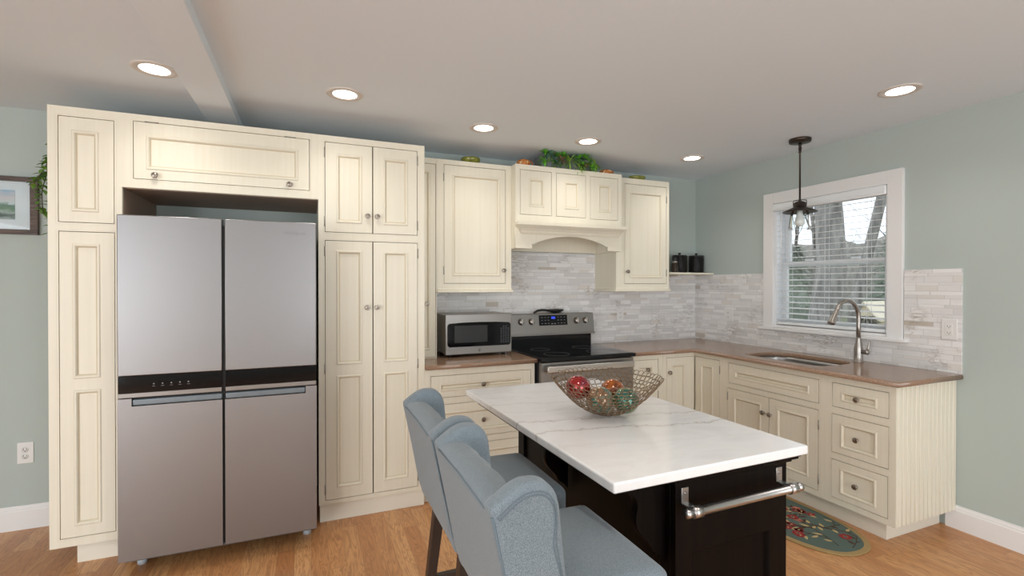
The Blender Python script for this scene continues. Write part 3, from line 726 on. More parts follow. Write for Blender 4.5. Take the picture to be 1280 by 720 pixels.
for x in (0.05, fw-0.05):
    b = MB(); b.lathe([(0.022, 0), (0.022, 0.024), (0.012, 0.028), (0.012, 0.065), (0, 0.065)], 14, T(x, 0.175, 0)); b.build('foot', mat('grey_foot', (0.42, 0.45, 0.48, 1), 0.5), t)
    b = MB(); b.lathe([(0.022, 0), (0.022, 0.024), (0.012, 0.028), (0.012, 0.065), (0, 0.065)], 14, T(x, 0.75, 0)); b.build('foot', bpy.data.materials['grey_foot'], t)

# ------------------------------------------------------------------ range
RX0, RX1, RY = 1.486, 2.276, 3.055
rw = RX1-RX0
t = thing('electric_range', 'stainless electric range with black glass cooktop below the hood', 'stove', (RX0, RY, 0))
b = MB(); b.box(0.004, 0.03, 0.09, rw-0.004, 0.655, 0.893); b.build('body', mat('range_side', (0.03, 0.03, 0.032, 1), 0.4), t)
b = MB(); b.box(0.02, 0.06, 0.0, rw-0.02, 0.62, 0.10); b.build('base', blackpl, t)
b = MB(); b.box(-0.004, -0.022, 0.893, rw+0.004, 0.60, 0.921, bev=0.006, seg=3); b.box(0.01, -0.005, 0.9205, rw-0.01, 0.57, 0.9235, bev=0.001, mat=0); ck = b.build('cooktop', [blackgl], t)
b = MB()
for (x, y, r) in ((0.20, 0.14, 0.095), (0.59, 0.14, 0.115), (0.20, 0.42, 0.075), (0.59, 0.42, 0.085)):
    b.tube([(x+r*math.cos(2*PI*k/40), y+r*math.sin(2*PI*k/40), 0.9236) for k in range(40)], 0.0008, 4, closed=True)
b.build('burner_rings', mat('grey_burner_print', (0.10, 0.10, 0.10, 1), 0.3), ck)
b = MB(); b.plate(0.004, 0.265, rw-0.004, 0.885, [(0.11, 0.38, rw-0.11, 0.72)], y=0.0, th=0.03); od = b.build('oven_door', steel_m, t)
b = MB(); b.box(0.10, 0.004, 0.37, rw-0.10, 0.02, 0.73); b.build('oven_window', blackgl, od)
b = MB(); b.box(0.030, -0.054, 0.818, rw-0.030, -0.036, 0.868, bev=0.008, seg=3)
for x in (0.045, rw-0.045-0.03): b.box(x, -0.036, 0.826, x+0.03, 0.001, 0.858, bev=0.003)
b.build('oven_handle', steel('oven_handle_steel', (0.55, 0.53, 0.50, 1), 0.33, (4, 4, 700), 0.03), od)
b = MB(); b.box(0.004, 0.0, 0.10, rw-0.004, 0.03, 0.255, bev=0.003); b.build('storage_drawer', steel_m, t)
b = MB(); b.box(0.012, 0.575, 0.92, rw-0.022, 0.655, 1.03, bev=0.003); b.build('backguard', blackgl, t)
b = MB(); b.hexa([(0.0, 0.535, 1.022), (rw-0.012, 0.535, 1.022), (rw-0.012, 0.66, 1.022), (0.0, 0.66, 1.022)], [(0.0, 0.560, 1.197), (rw-0.012, 0.560, 1.197), (rw-0.012, 0.66, 1.197), (0.0, 0.66, 1.197)], bev=0.004)
b.box(0.0, 0.528, 1.020, rw-0.012, 0.54, 1.038, bev=0.002)
cp = b.build('control_panel', steel_m, t)
tilt = math.atan2(0.025, 0.175)
def pan(x, z): return T(x, 0.535+0.025*(z-1.022)/0.175, z) @ Matrix.Rotation(-tilt, 4, 'X')
b = MB(); b.box(-0.132, -0.003, -0.043, 0.132, 0.001, 0.043, M=pan(0.385, 1.143)); dp = b.build('display_panel', blackgl, cp)
b = MB()
for i, dx in enumerate((-0.105, -0.075, -0.045, 0.045, 0.075, 0.105)):
    for dz in (-0.026, 0.0, 0.024):
        b.box(-0.006, -0.0036, -0.0012, 0.006, -0.0029, 0.0012, M=pan(0.385, 1.143) @ T(dx, 0, dz))
for dx in (-0.012, 0.014): b.box(-0.008, -0.0036, -0.002, 0.008, -0.0029, 0.002, M=pan(0.385, 1.143) @ T(dx, 0, -0.030))
b.build('button_prints', icon_m, dp)
b = MB(); b.box(-0.018, -0.0037, 0.010, 0.018, -0.0029, 0.030, M=pan(0.385, 1.143)); b.build('clock_display', blue_led, dp)
for x in (0.09, 0.183, 0.607, 0.693):
    b = MB(); M = pan(x, 1.135) @ AXY
    b.lathe([(0.027, 0), (0.027, 0.004), (0.024, 0.006), (0.0225, 0.024), (0.020, 0.027), (0, 0.027)], 24, M)
    kb = b.build('burner_knob', pewter, cp); b = MB(); b.box(-0.006, -0.034, -0.022, 0.006, -0.0265, 0.022, bev=0.002, M=pan(x, 1.135)); b.build('knob_grip', chrome, kb)
# spoon rest / black ladle lying on the range's backguard
t = thing('black_ladle', 'black ladle lying on top of the range control panel', 'utensil', (1.76, 3.665, 1.1975))
b = MB(); b.lathe([(0, 0.0), (0.045, 0.004), (0.075, 0.016), (0.082, 0.026), (0.078, 0.0265), (0.07, 0.018), (0.04, 0.009), (0, 0.007)], 24, T(0.165, 0, 0) @ Matrix.Diagonal((0.95, 0.45, 1.25, 1))); b.build('bowl', blackpl, t)
b = MB(); b.tube([(0.10, 0, 0.020), (0.07, 0, 0.027), (0.03, -0.004, 0.029), (-0.01, -0.008, 0.024), (-0.035, -0.012, 0.012), (-0.048, -0.014, 0.005)], [0.009, 0.009, 0.010, 0.010, 0.009, 0.007], 8); b.build('handle', blackpl, t)

# ------------------------------------------------------------------ microwave
t = thing('microwave', 'stainless countertop microwave with black glass door on the brown counter', 'microwave', (0.884, 3.365, 0.9145))
mw, mh, mdp = 0.512, 0.292, 0.350
b = MB(); b.box(0.002, 0.022, 0.022, mw-0.002, mdp, 0.018+mh-0.004, bev=0.004); b.build('case', mat('microwave_case', (0.40, 0.37, 0.33, 1), 0.35, 0.6), t)
b = MB(); b.box(0, 0, 0.018, mw, 0.024, 0.018+mh, bev=0.006, seg=3); fr = b.build('front_panel', steel_m, t)
r = 0.022; lp = arc(0.014+r, 0.075+r, r, 180, 270) + arc(mw-0.012-r, 0.075+r, r, 270, 360) + arc(mw-0.012-r, 0.245-r, r, 0, 90) + [(mw*0.75, 0.250), (mw*0.5, 0.252), (mw*0.25, 0.250)] + arc(0.014+r, 0.245-r, r, 90, 180)
poly_solid('door_glass', [lp], -0.001, 0.006, 0.001, blackgl, fr, XZ)
b = MB(); b.box(0.065, -0.0068, 0.105, 0.315, -0.0058, 0.228, bev=0.0005); b.build('door_window', mat('tinted_window', (0.035, 0.037, 0.04, 1), 0.10), fr)
b = MB()
for i in range(4):
    for k in range(9):
        if k == 8 and i in (0, 3): continue
        b.box(0.418+i*0.019, -0.0068, 0.095+k*0.0145, 0.430+i*0.019, -0.0058, 0.102+k*0.0145)
b.build('keypad', mat('keypad_print', (0.05, 0.055, 0.065, 1), 0.4), fr)
b = MB(); b.lathe([(0.0105, 0), (0.0105, 0.0014), (0, 0.0014)], 24, T(mw*0.5, 0.0005, 0.046) @ AXY); lg = b.build('round_badge', blackpl, fr)
b = MB(); b.tube([(mw*0.5+0.0088*math.cos(2*PI*k/24), -0.001, 0.046+0.0088*math.sin(2*PI*k/24)) for k in range(24)], 0.0006, 4, closed=True); b.build('badge_ring', chrome, lg)
text_mesh('GE', 0.010, chrome, lg, T(mw*0.5, -0.0012, 0.046) @ AXY)
for x in (0.05, mw-0.05):
    for y in (0.05, 0.31):
        b = MB(); b.lathe([(0.014, 0), (0.016, 0.022), (0, 0.022)], 12, T(x, y, 0)); b.build('foot', blackpl, t)

# ------------------------------------------------------------------ island
IA = R(1.0)
IX0, IX1, IY0, IY1 = -0.3825, 0.378, -0.625, 0.625
t = thing('kitchen_island', 'espresso wood kitchen island with overhanging white marble top', 'island', (1.105, 1.700, 0), IA)
b = MB(); b.box(IX0, IY0, 0.884, IX1, IY1, 0.914, bev=0.006, seg=4); b.build('marble_top', marble, t)
bx0, bx1, by0, by1 = -0.130, 0.340, -0.575, 0.545
b = MB()
b.box(IX0+0.015, IY0+0.015, 0.876, IX1-0.015, IY1-0.015, 0.884)
for (z0, z1, e) in ((0.864, 0.876, 0.026), (0.852, 0.864, 0.012)): b.box(bx0-0.012, by0-e, z0, bx1+e, by1+e, z1, bev=0.003)
b.box(IX0+0.03, by0+0.02, 0.862, bx0, by1-0.02, 0.876)
b.build('sub_top', espresso, t)
b = MB()
# end panel (near face), with stiles, rail and recess
b.plate(bx0+0.0, 0.0, bx1, 0.852, [(bx0+0.060, 0.10, bx1-0.075, 0.640)], y=by0, th=0.022)
b.rings((bx0+0.060, 0.10, bx1-0.075, 0.640), [(0, 0), (0.004, 0.003), (0.008, 0.012), (0.010, 0.012)], [0, 0, 0], y=by0, fill=0)
b.build('end_panel', espresso, t)
b = MB(); b.box(bx0+0.012, by0+0.022, 0.07, bx1-0.012, by1-0.022, 0.852); b.box(bx0, by0+0.0225, 0, bx0+0.05, by0+0.07, 0.852, bev=0.002); b.box(bx0, by1-0.065, 0, bx0+0.05, by1, 0.852, bev=0.002); b.box(bx1-0.05, by1-0.065, 0, bx1, by1, 0.852, bev=0.002)
b.box(bx0+0.006, by0+0.07, 0.76, bx0+0.02, by1-0.065, 0.852, bev=0.002); b.box(bx0+0.006, by0+0.07, 0.0, bx0+0.02, by1-0.065, 0.10, bev=0.002)
b.build('body', espresso, t)
# cabinet doors on the sink side
for k in range(2):
    y0 = by0+0.05+k*0.52; g = MB()
    g.plate(0, 0.10, 0.50, 0.82, [(0.06, 0.16, 0.44, 0.76)], y=0, th=0.018); g.rings((0.06, 0.16, 0.44, 0.76), [(0, 0), (0.006, 0.008)], [0], fill=0)
    o = g.build('door', espresso, t); o.location = (bx1+0.006, y0, 0); o.rotation_euler = (0, 0, R(90))
# corbels under the overhang
for yy_ in (by0+0.045, by0+0.62):
    lp = [(bx0, 0.862), (bx0-0.155, 0.862), (bx0-0.155, 0.835)]
    for k in range(13):
        a = k/12; lp.append((bx0-0.148+0.088*a + 0.02*math.sin(PI*a*2), 0.832-0.165*a**1.3))
    lp += [(bx0-0.045, 0.640), (bx0-0.02, 0.622), (bx0, 0.60)]
    poly_solid('corbel', [lp], -yy_-0.030, -yy_, 0.003, espresso, t, XZ)
# towel bar
tb = MB()
for x in (bx0+0.033, bx1-0.038):
    tb.box(x-0.013, by0-0.004, 0.790, x+0.013, by0, 0.838, bev=0.001)
    tb.box(x-0.013, by0-0.048, 0.790, x+0.013, by0-0.001, 0.794, bev=0.001)
    tb.lathe([(0.003, -0.004), (0.005, 0), (0, 0.002)], 10, T(x, by0-0.005, 0.822) @ AXY)
    tb.lathe([(0.0165, -0.016), (0.0165, 0.016)], 20, T(x-0.004, by0-0.052, 0.788) @ Matrix.Rotation(R(90), 4, 'Y'))
tb.lathe([(0, -0.240), (0.0135, -0.238), (0.0135, -0.226), (0.0125, -0.225), (0.0125, 0.225), (0.0135, 0.226), (0.0135, 0.238), (0, 0.240)], 20, T((bx0+bx1)/2-0.006, by0-0.052, 0.788) @ Matrix.Rotation(R(90), 4, 'Y'))
tb.build('towel_bar', chrome, t)

# ------------------------------------------------------------------ bar stools
def wing_outline():
    return [(0.392, 0.640), (0.378, 0.70), (0.317, 0.998), (0.338, 1.014), (0.362, 1.030), (0.388, 1.041), (0.414, 1.042), (0.440, 1.035), (0.460, 1.014), (0.470, 0.982), (0.475, 0.930), (0.482, 0.870), (0.488, 0.80), (0.493, 0.72), (0.496, 0.640)]
def catmull(pts, n=5):
    out = []
    for i in range(len(pts)-1):
        p0 = pts[max(i-1, 0)]; p1 = pts[i]; p2 = pts[i+1]; p3 = pts[min(i+2, len(pts)-1)]
        for k in range(n):
            u = k/n; out.append(tuple(0.5*((2*p1[j]) + (-p0[j]+p2[j])*u + (2*p0[j]-5*p1[j]+4*p2[j]-p3[j])*u*u + (-p0[j]+3*p1[j]-3*p2[j]+p3[j])*u**3) for j in range(len(p1))))
    out.append(tuple(pts[-1])); return out
HW = 0.238
def backrest_mesh():
    b = MB(); bm = b.bm
    # back pad: profile loop in xz swept across y, with soft vertical channels on the inner face
    ny = 60; rings = []
    for i in range(ny+1):
        v = -1 + 2*i/ny; y = v*(HW-0.012)
        ch = 0.007*abs(math.sin(v*PI*2.5)) - 0.004
        zt = 1.000 + 0.004*math.cos(v*PI/2)
        pr = [(0.392, 0.645), (0.375, 0.70), (0.345, 0.86), (0.321, 0.975), (0.322, zt-0.008), (0.334, zt), (0.36, zt+0.004), (0.392+ch*0.5, zt-0.002), (0.412+ch, zt-0.018), (0.420+ch, zt-0.05), (0.440+ch, 0.86), (0.460+ch, 0.75), (0.47, 0.645)]
        rings.append([bm.verts.new((x, y, z)) for x, z in pr])
    for a, c in zip(rings, rings[1:]):
        m = len(a)
        for k in range(m): bm.faces.new((a[k], a[(k+1) % m], c[(k+1) % m], c[k]))
    bm.faces.new(rings[0][::-1]); bm.faces.new(rings[-1])
    b.recalc = True
    o = b.build('tmp', fabric)
    outs = []
    for s in (-1, 1):
        y0, y1 = (-HW, -HW+0.052) if s < 0 else (HW-0.052, HW)
        w = poly_solid('tmpw', [catmull(wing_outline()[2:], 4) + [(0.392, 0.640), (0.378, 0.70)]], -y1, -y0, 0.011, fabric, None, XZ, 4)
        outs.append(w)
    bm = bmesh.new()
    for q in [o]+outs: bm.from_mesh(q.data)
    me = bpy.data.meshes.new('backrest_src'); bm.to_mesh(me); bm.free()
    for q in [o]+outs: bpy.data.objects.remove(q)
    ob = bpy.data.objects.new('tmp', me); C.objects.link(ob)
    r = ob.modifiers.new('r', 'REMESH'); r.mode = 'VOXEL'; r.voxel_size = 0.0055
    sm = ob.modifiers.new('s', 'SMOOTH'); sm.factor = 0.6; sm.iterations = 5
    return ob
def cushion(x0, x1, y0, y1, z0, z1, r, crown, name, parent, n=22):
    b = MB(); bm = b.bm
    bmesh.ops.create_cube(bm, size=2); bmesh.ops.subdivide_edges(bm, edges=bm.edges[:], cuts=n, use_grid_fill=True)
    cx, cy, cz = (x0+x1)/2, (y0+y1)/2, (z0+z1)/2; hx, hy, hz = (x1-x0)/2, (y1-y0)/2, (z1-z0)/2
    for v in bm.verts:
        u = Vector((v.co.x*hx, v.co.y*hy, v.co.z*hz)); a = v.co.x; c = v.co.y
        q = Vector((max(-(hx-r), min(hx-r, u.x)), max(-(hy-r), min(hy-r, u.y)), max(-(hz-r), min(hz-r, u.z))))
        d = u-q
        if d.length > 1e-6: u = q + d.normalized()*r
        top = max(0, v.co.z) if v.co.z > 0 else 0
        u.z += crown*(1-a*a)*(1-c*c)*top
        v.co = Vector((cx, cy, cz)) + u
    return b.build(name, fabric, parent, smooth=True)
def make_stool(cy, label):
    t = thing('bar_stool', label, 'stool', (0.60, cy, 0), group=None)
    ob = backrest_mesh()
    br = mesh_from(ob, 'backrest', fabric, t, T(-0.60, 0, 0), smooth=True)
    # piping along the outer side of each wing and round the back panel
    wo_ = catmull(wing_outline()[2:], 5)
    cxw, czw = 0.40, 0.85
    def inset(p, d):
        v = Vector((p[0]-0.412, 0, p[1]-0.90)); L_ = v.length; v *= (L_-d)/L_
        return (0.412+v.x, 0.90+v.z)
    for s in (-1, 1):
        b = MB()
        for d in (0.018, 0.025):
            pp = [inset(p, d) for p in wo_ if p[1] > 0.66]
            
            b.tube([(p[0]-0.60, s*(HW-0.0003), p[1]) for p in pp], 0.0020, 6)
        b.build('side_piping', seam_m, br)
    b = MB()
    rb = [(0.3185, 0.985), (0.345, 0.86), (0.379, 0.70), (0.393, 0.655)]
    for s in (-1, 1): b.tube([(x-0.60+0.004, s*(HW-0.004), z) for x, z in rb], 0.0026, 6)
    b.tube([(0.3225-0.60, -HW+0.004, 0.985), (0.3225-0.60, 0, 0.991), (0.3225-0.60, HW-0.004, 0.985)], 0.0026, 6)
    b.build('back_piping', seam_m, br)
    st = cushion(-0.17, 0.192, -0.198, 0.198, 0.655, 0.762, 0.030, 0.014, 'seat', t)
    b = MB(); b.box(-0.195, -0.192, 0.632, 0.188, 0.192, 0.662, bev=0.006); b.build('seat_rail', fabric, t)
    for (xt, xb_) in ((-0.155, -0.225), (0.175, 0.195)):
        for s in (-1, 1):
            yt, yb = s*0.165, s*0.195; h1, h0 = 0.020, 0.014
            b = MB(); b.hexa([(xb_-h0, yb-h0, 0), (xb_+h0, yb-h0, 0), (xb_+h0, yb+h0, 0), (xb_-h0, yb+h0, 0)], [(xt-h1, yt-h1, 0.64), (xt+h1, yt-h1, 0.64), (xt+h1, yt+h1, 0.64), (xt-h1, yt+h1, 0.64)], bev=0.002)
            b.build('leg', leg_m, t)
    for s in (-1, 1):
        b = MB(); b.box(-0.19, s*0.180-0.010, 0.31, 0.185, s*0.180+0.010, 0.345, bev=0.002); b.build('stretcher', leg_m, t)
    b = MB(); b.box(0.178, -0.18, 0.20, 0.198, 0.18, 0.235, bev=0.002); b.build('footrest', leg_m, t)
    b = MB(); b.box(-0.209, -0.18, 0.20, -0.189, 0.18, 0.235, bev=0.002); b.build('stretcher', leg_m, t)
    return t
s1_ = make_stool(1.108, 'nearer blue-grey upholstered wing-back bar stool at the island, in the foreground')
s1_['group'] = 'bar stools at the island'
s2_ = copy_tree(s1_); s2_.location = (0.60, 1.610, 0)
s2_['label'] = 'farther blue-grey upholstered wing-back bar stool, behind the foreground one'

# ------------------------------------------------------------------ wire bowl and glass balls
BX, BY, BZ = 1.098, 1.655, 0.9145
wire_m = mat('antique_brass_wire', (0.25, 0.175, 0.11, 1), 0.35, 0.9)
def bowl_h(r): return 0.004 + 0.144*max(0, (r-0.03)/0.190)**1.75
b = MB(); rnd = random.Random(3)
# arc-length stepping outwards, rings tangent to the bowl surface
r = 0.022
while r < 0.219:
    rr = 0.0128 if r > 0.06 else 0.011
    cnt = max(4, int(2*PI*r/(rr*1.80)))
    sl = (bowl_h(r+0.002)-bowl_h(r-0.002))/0.004; a_sl = math.atan(sl)
    ph = rnd.random()*6
    for k in range(cnt):
        a = 2*PI*k/cnt + ph; q = rr*rnd.uniform(0.75, 1.15)
        M = Matrix.Rotation(a, 4, 'Z') @ T(r, 0, bowl_h(r)+rnd.uniform(0, 0.003)) @ Matrix.Rotation(-a_sl, 4, 'Y')
        pts = [M @ Vector((q*math.cos(2*PI*j/12), q*math.sin(2*PI*j/12), 0)) for j in range(12)]
        b.tube(pts, 0.0013, 5, closed=True)
    r += 0.0200*math.cos(a_sl)
o = b.build('wire_bowl', wire_m); o.location = (BX, BY, BZ)
tag(o, 'round antique brass bowl of looped wire on the marble island top', 'bowl')

def glass_ball(name, cols, scale, seed):
    m = mat(name, cols[0], 0.10, 0.55); n = N(m); v = n.coord()
    vec = n.n('VectorMath', operation='ADD'); n.l(v, vec.inputs[0]); vec.inputs[1].default_value = (seed*3.1, seed, -seed)
    vo = n.n('TexVoronoi'); vo.inputs['Scale'].default_value = scale; n.l(vec.outputs[0], vo.inputs['Vector'])
    f = n.noise(vec.outputs[0], scale*0.5, 3, 0.6, 1.5)
    c = n.ramp(f, [(0.3, cols[0]), (0.46, cols[1]), (0.6, cols[2]), (0.75, cols[3])])
    c = n.mix(n.ramp(vo.outputs['Distance'], [(0.0, (1, 1, 1, 1)), (0.18, (0, 0, 0, 1))]), c, cols[3])
    n.base(c); n.bump(f, 0.25, 0.004); n.b.inputs['Coat Weight'].default_value = 0.8; return m
rt = Vector((0.924, -0.383, 0)); fwd = Vector((0.383, 0.924, 0))
balls = [
 ('shiny red and maroon glass ball at the left of the wire bowl', (-0.112, 0.012, 0.118), 0.050, glass_ball('red_glass', [(0.05, 0.006, 0.015, 1), (0.42, 0.012, 0.01, 1), (0.14, 0.01, 0.03, 1), (0.6, 0.10, 0.03, 1)], 16, 1)),
 ('teal glass ball with copper patches, nearest in the wire bowl', (-0.036, -0.058, 0.083), 0.053, glass_ball('teal_glass', [(0.015, 0.09, 0.07, 1), (0.04, 0.24, 0.19, 1), (0.32, 0.12, 0.05, 1), (0.25, 0.55, 0.44, 1)], 30, 2)),
 ('amber orange glass ball at the back of the wire bowl', (0.040, 0.062, 0.093), 0.050, glass_ball('amber_glass', [(0.12, 0.025, 0.004, 1), (0.50, 0.13, 0.01, 1), (0.20, 0.04, 0.008, 1), (0.75, 0.32, 0.05, 1)], 16, 3)),
 ('dark green and gold glass ball at the right of the wire bowl', (0.070, -0.040, 0.077), 0.051, glass_ball('green_glass', [(0.01, 0.07, 0.05, 1), (0.03, 0.17, 0.12, 1), (0.30, 0.26, 0.06, 1), (0.25, 0.60, 0.48, 1)], 26, 5)),
]
for lab, (a, c_, z), rad, m in balls:
    b = MB(); b.lathe([(rad*math.sin(PI*k/24), -rad*math.cos(PI*k/24)) for k in range(25)], 36)
    o = b.build('glass_ball', m); p = Vector((BX, BY, BZ)) + rt*a + fwd*c_; o.location = (p.x, p.y, BZ+z-0.012)
    o.rotation_euler = (a*20, c_*30, 1)
    tag(o, lab, 'ornament', 'glass balls in the wire bowl')

# ------------------------------------------------------------------ rug
t = thing('oval_rug', 'oval teal floral rug with tan border on the oak floor before the sink', 'rug', (2.712, 2.13, 0))
def sup(a, ax, ay, p=2.4):
    c_, s_ = math.cos(a), math.sin(a)
    return (ax*math.copysign(abs(c_)**(2/p), c_), ay*math.copysign(abs(s_)**(2/p), s_))
RAX, RAY = 0.255, 0.475
rug_tan = mat('tan_rug_border', (0.36, 0.25, 0.105, 1), 0.95); rug_teal = mat('teal_rug_pile', (0.070, 0.125, 0.105, 1), 0.95)
n = N(rug_teal); n.base(n.ramp(n.noise(n.coord(), 500, 2), [(0.35, (0.060, 0.095, 0.082, 1)), (0.65, (0.115, 0.160, 0.135, 1))])); n.bump(n.noise(n.coord(), 600, 2), 0.4, 0.002)
n = N(rug_tan); n.bump(n.noise(n.coord(), 600, 2), 0.4, 0.002)
poly_solid('border', [[sup(2*PI*k/80, RAX, RAY) for k in range(80)]], 0.0003, 0.0085, 0.003, rug_tan, t)
poly_solid('field', [[sup(2*PI*k/80, RAX-0.030, RAY-0.030) for k in range(80)]], 0.002, 0.0098, 0.001, rug_teal, t)
b = MB(); ZR = 0.0104
mats_r = [mat('rug_brown', (0.06, 0.03, 0.015, 1), 0.95), mat('rug_red', (0.26, 0.02, 0.02, 1), 0.95), mat('rug_cream', (0.50, 0.38, 0.18, 1), 0.95), mat('rug_pink', (0.45, 0.13, 0.09, 1), 0.95)]
def blob(cx, cy, rx, ry, a, m, z=ZR, nn=12, pet=0):
    vs = []
    for k in range(nn):
        th = 2*PI*k/nn; q = 1 + pet*math.cos(5*th)
        x, y = rx*q*math.cos(th), ry*q*math.sin(th)
        vs.append(b.bm.verts.new((cx+x*math.cos(a)-y*math.sin(a), cy+x*math.sin(a)+y*math.cos(a), z)))
    f = b.bm.faces.new(vs); f.material_index = m
def leaf(cx, cy, L_, w, a, m):
    vs = []
    for (u, v) in ((0, 0), (0.25, 0.8), (0.55, 1), (1, 0), (0.6, -0.6), (0.25, -0.6)):
        x, y = u*L_, v*w; vs.append(b.bm.verts.new((cx+x*math.cos(a)-y*math.sin(a), cy+x*math.sin(a)+y*math.cos(a), ZR+0.0001)))
    b.bm.faces.new(vs).material_index = m
def inside(x, y, mg=0.05): return abs(x/(RAX-mg))**2.4 + abs(y/(RAY-mg))**2.4 < 1
def vine(x, y, a, L_, turn, depth=0):
    pts = []
    steps = int(L_/0.012)
    for k in range(steps):
        if not inside(x, y, 0.04): break
        pts.append((x, y, ZR-0.0008)); x += 0.012*math.cos(a); y += 0.012*math.sin(a); a += turn*0.012*10
        if k % 6 == 3 and inside(x, y): leaf(x, y, rnd.uniform(0.04, 0.06), 0.012, a+rnd.choice((-1, 1))*1.0, rnd.choice((2, 2, 0)))
        if k % 9 == 6 and depth < 2: vine(x, y, a+rnd.choice((-1, 1))*0.9, L_*0.5, -turn*1.3, depth+1)
    if len(pts) > 2: b.tube(pts, 0.0024, 4)
    if len(pts) > 2 and inside(x, y, 0.055):
        m = rnd.choice((1, 1, 3)); blob(x, y, 0.026, 0.021, a, m, ZR+0.0003, 20, 0.18); blob(x, y, 0.006, 0.005, a, 2, ZR+0.0006)
for (x, y, a, tr) in ((-0.05, -0.38, 1.2, 0.10), (0.10, -0.25, 2.2, -0.16), (-0.12, -0.12, 0.7, 0.18), (0.12, 0.05, 2.0, -0.12), (-0.08, 0.18, 1.0, 0.14), (0.1, 0.3, 2.4, -0.1), (0.02, -0.15, -1.0, 0.15), (0.0, -0.42, 0.3, 0.2)):
    vine(x, y, a, 0.30, tr)
for (x, y) in ((-0.13, -0.20), (0.08, -0.33), (0.02, -0.05), (0.13, 0.16), (-0.14, 0.06), (-0.05, 0.32)):
    for k in range(8): blob(x+0.021*math.cos(k*0.8), y+0.021*math.sin(k*0.8), 0.014, 0.011, k, 1, ZR+0.0004+k*0.00003, 8)
    for k in range(6): blob(x+0.012*math.cos(k*1.05), y+0.012*math.sin(k*1.05), 0.0025, 0.002, k, 2, ZR+0.0009, 6)
b.build('floral_pattern', mats_r, t)

# ------------------------------------------------------------------ picture on the wall
t = thing('framed_picture', 'framed watercolour landscape with white mat on the wall left of the cabinets', 'picture', (-1.70, YW-0.001, 1.90))
fm = mat('weathered_brown_frame', (0.10, 0.065, 0.052, 1), 0.6); n = N(fm); n.base(n.ramp(n.noise(n.coord((8, 8, 90)), 1, 4, 0.7), [(0.3, (0.06, 0.04, 0.033, 1)), (0.7, (0.16, 0.115, 0.095, 1))]))
PX, PZ = 0.212, 0.168
b = MB(); b.plate(-PX, -PZ, PX, PZ, [(-PX+0.034, -PZ+0.028, PX-0.034, PZ-0.028)], y=-0.025, th=0.025); b.build('frame', fm, t)
b = MB(); b.box(-PX+0.03, -0.012, -PZ+0.024, PX-0.03, -0.004, PZ-0.024); b.build('mat_board', mat('white_mat_board', (0.72, 0.74, 0.76, 1), 0.6), t)
art = mat('watercolour_landscape', (0.5, 0.6, 0.6, 1), 0.7); n = N(art)
tcx = n.n('TexCoord'); spx = n.n('SeparateXYZ'); n.l(tcx.outputs['Object'], spx.inputs[0])
hgt = n.math('ADD', n.math('MULTIPLY', n.math('SUBTRACT', n.noise(n.coord((9, 1, 22)), 1, 4, 0.6), 0.5), 0.10), spx.outputs['Z'])
n.base(n.ramp(n.math('ADD', n.math('MULTIPLY', hgt, 5.0), 0.5), [(0.05, (0.42, 0.46, 0.45, 1)), (0.2, (0.10, 0.13, 0.11, 1)), (0.30, (0.45, 0.50, 0.47, 1)), (0.40, (0.20, 0.30, 0.20, 1)), (0.50, (0.12, 0.22, 0.16, 1)), (0.56, (0.55, 0.60, 0.60, 1)), (0.74, (0.62, 0.56, 0.56, 1)), (0.95, (0.33, 0.48, 0.62, 1))]))
b = MB(); b.box(-PX+0.105, -0.0135, -0.083, PX-0.105, -0.011, 0.088); b.build('artwork', art, t)
b = MB(); b.box(-PX+0.03, -0.018, -PZ+0.024, PX-0.03, -0.0165, PZ-0.024); b.build('glazing', pane_m, t)

# ------------------------------------------------------------------ trailing plant beside the tall cabinet
leaf_g = mat('vine_leaf_green', (0.14, 0.28, 0.04, 1), 0.5); stem_m = mat('brown_vine_stem', (0.08, 0.05, 0.03, 1), 0.7)
t = thing('trailing_plant', 'green leafy vine hanging from the top of the tall cabinet beside the framed picture', 'plant', (-1.235, 3.42, 2.338))
def leaf_mesh(b, p, d, L_, w, up=Vector((0, 0, 1)), fold=0.25):
    d = d.normalized(); s = d.cross(up)
    if s.length < 1e-3: s = d.cross(Vector((1, 0, 0)))
    s.normalize(); nn = s.cross(d)
    prof = [(0, 0.02), (0.2, 0.75), (0.45, 1.0), (0.7, 0.75), (0.9, 0.3), (1, 0)]
    pr = None
    for u, q in prof:
        c_ = p + d*(u*L_) - nn*(0.3*u*u*L_)
        row = (b.bm.verts.new(c_ + s*(q*w) + nn*(fold*q*w)), b.bm.verts.new(c_), b.bm.verts.new(c_ - s*(q*w) + nn*(fold*q*w)))
        if pr:
            for k in (0, 1):
                f = b.bm.faces.new((pr[k], pr[k+1], row[k+1], row[k])); f.smooth = True
        pr = row
rnd = random.Random(11)
bs, bl_ = MB(), MB()
strands = [[(0.06, 0, 0.01), (-0.015, -0.01, 0.01), (-0.05, -0.02, -0.08), (-0.070, -0.02, -0.20), (-0.085, -0.03, -0.30), (-0.105, -0.03, -0.40), (-0.100, -0.03, -0.52)],
           [(0.05, 0.03, 0.01), (-0.01, 0.03, 0.008), (-0.04, 0.03, -0.12), (-0.050, 0.02, -0.25), (-0.060, 0.0, -0.40), (-0.065, 0.0, -0.52), (-0.085, 0, -0.62)],
           [(0.0, -0.03, 0.01), (-0.03, -0.05, -0.14), (-0.085, -0.06, -0.28), (-0.125, -0.06, -0.36)]]
for st in strands:
    pts = catmull(st, 8); bs.tube(pts, 0.0022, 5)
    for i, p in enumerate(pts):
        if i < 6: continue
        if not -0.56 < p[2] < -0.20 and i % 4: continue
        for k in range(2):
            a = rnd.uniform(0, 2*PI); d = Vector((math.cos(a)-0.2, math.sin(a)*0.7, rnd.uniform(-0.7, 0.5)))
            leaf_mesh(bl_, Vector(p), d, rnd.uniform(0.032, 0.046), rnd.uniform(0.012, 0.016))
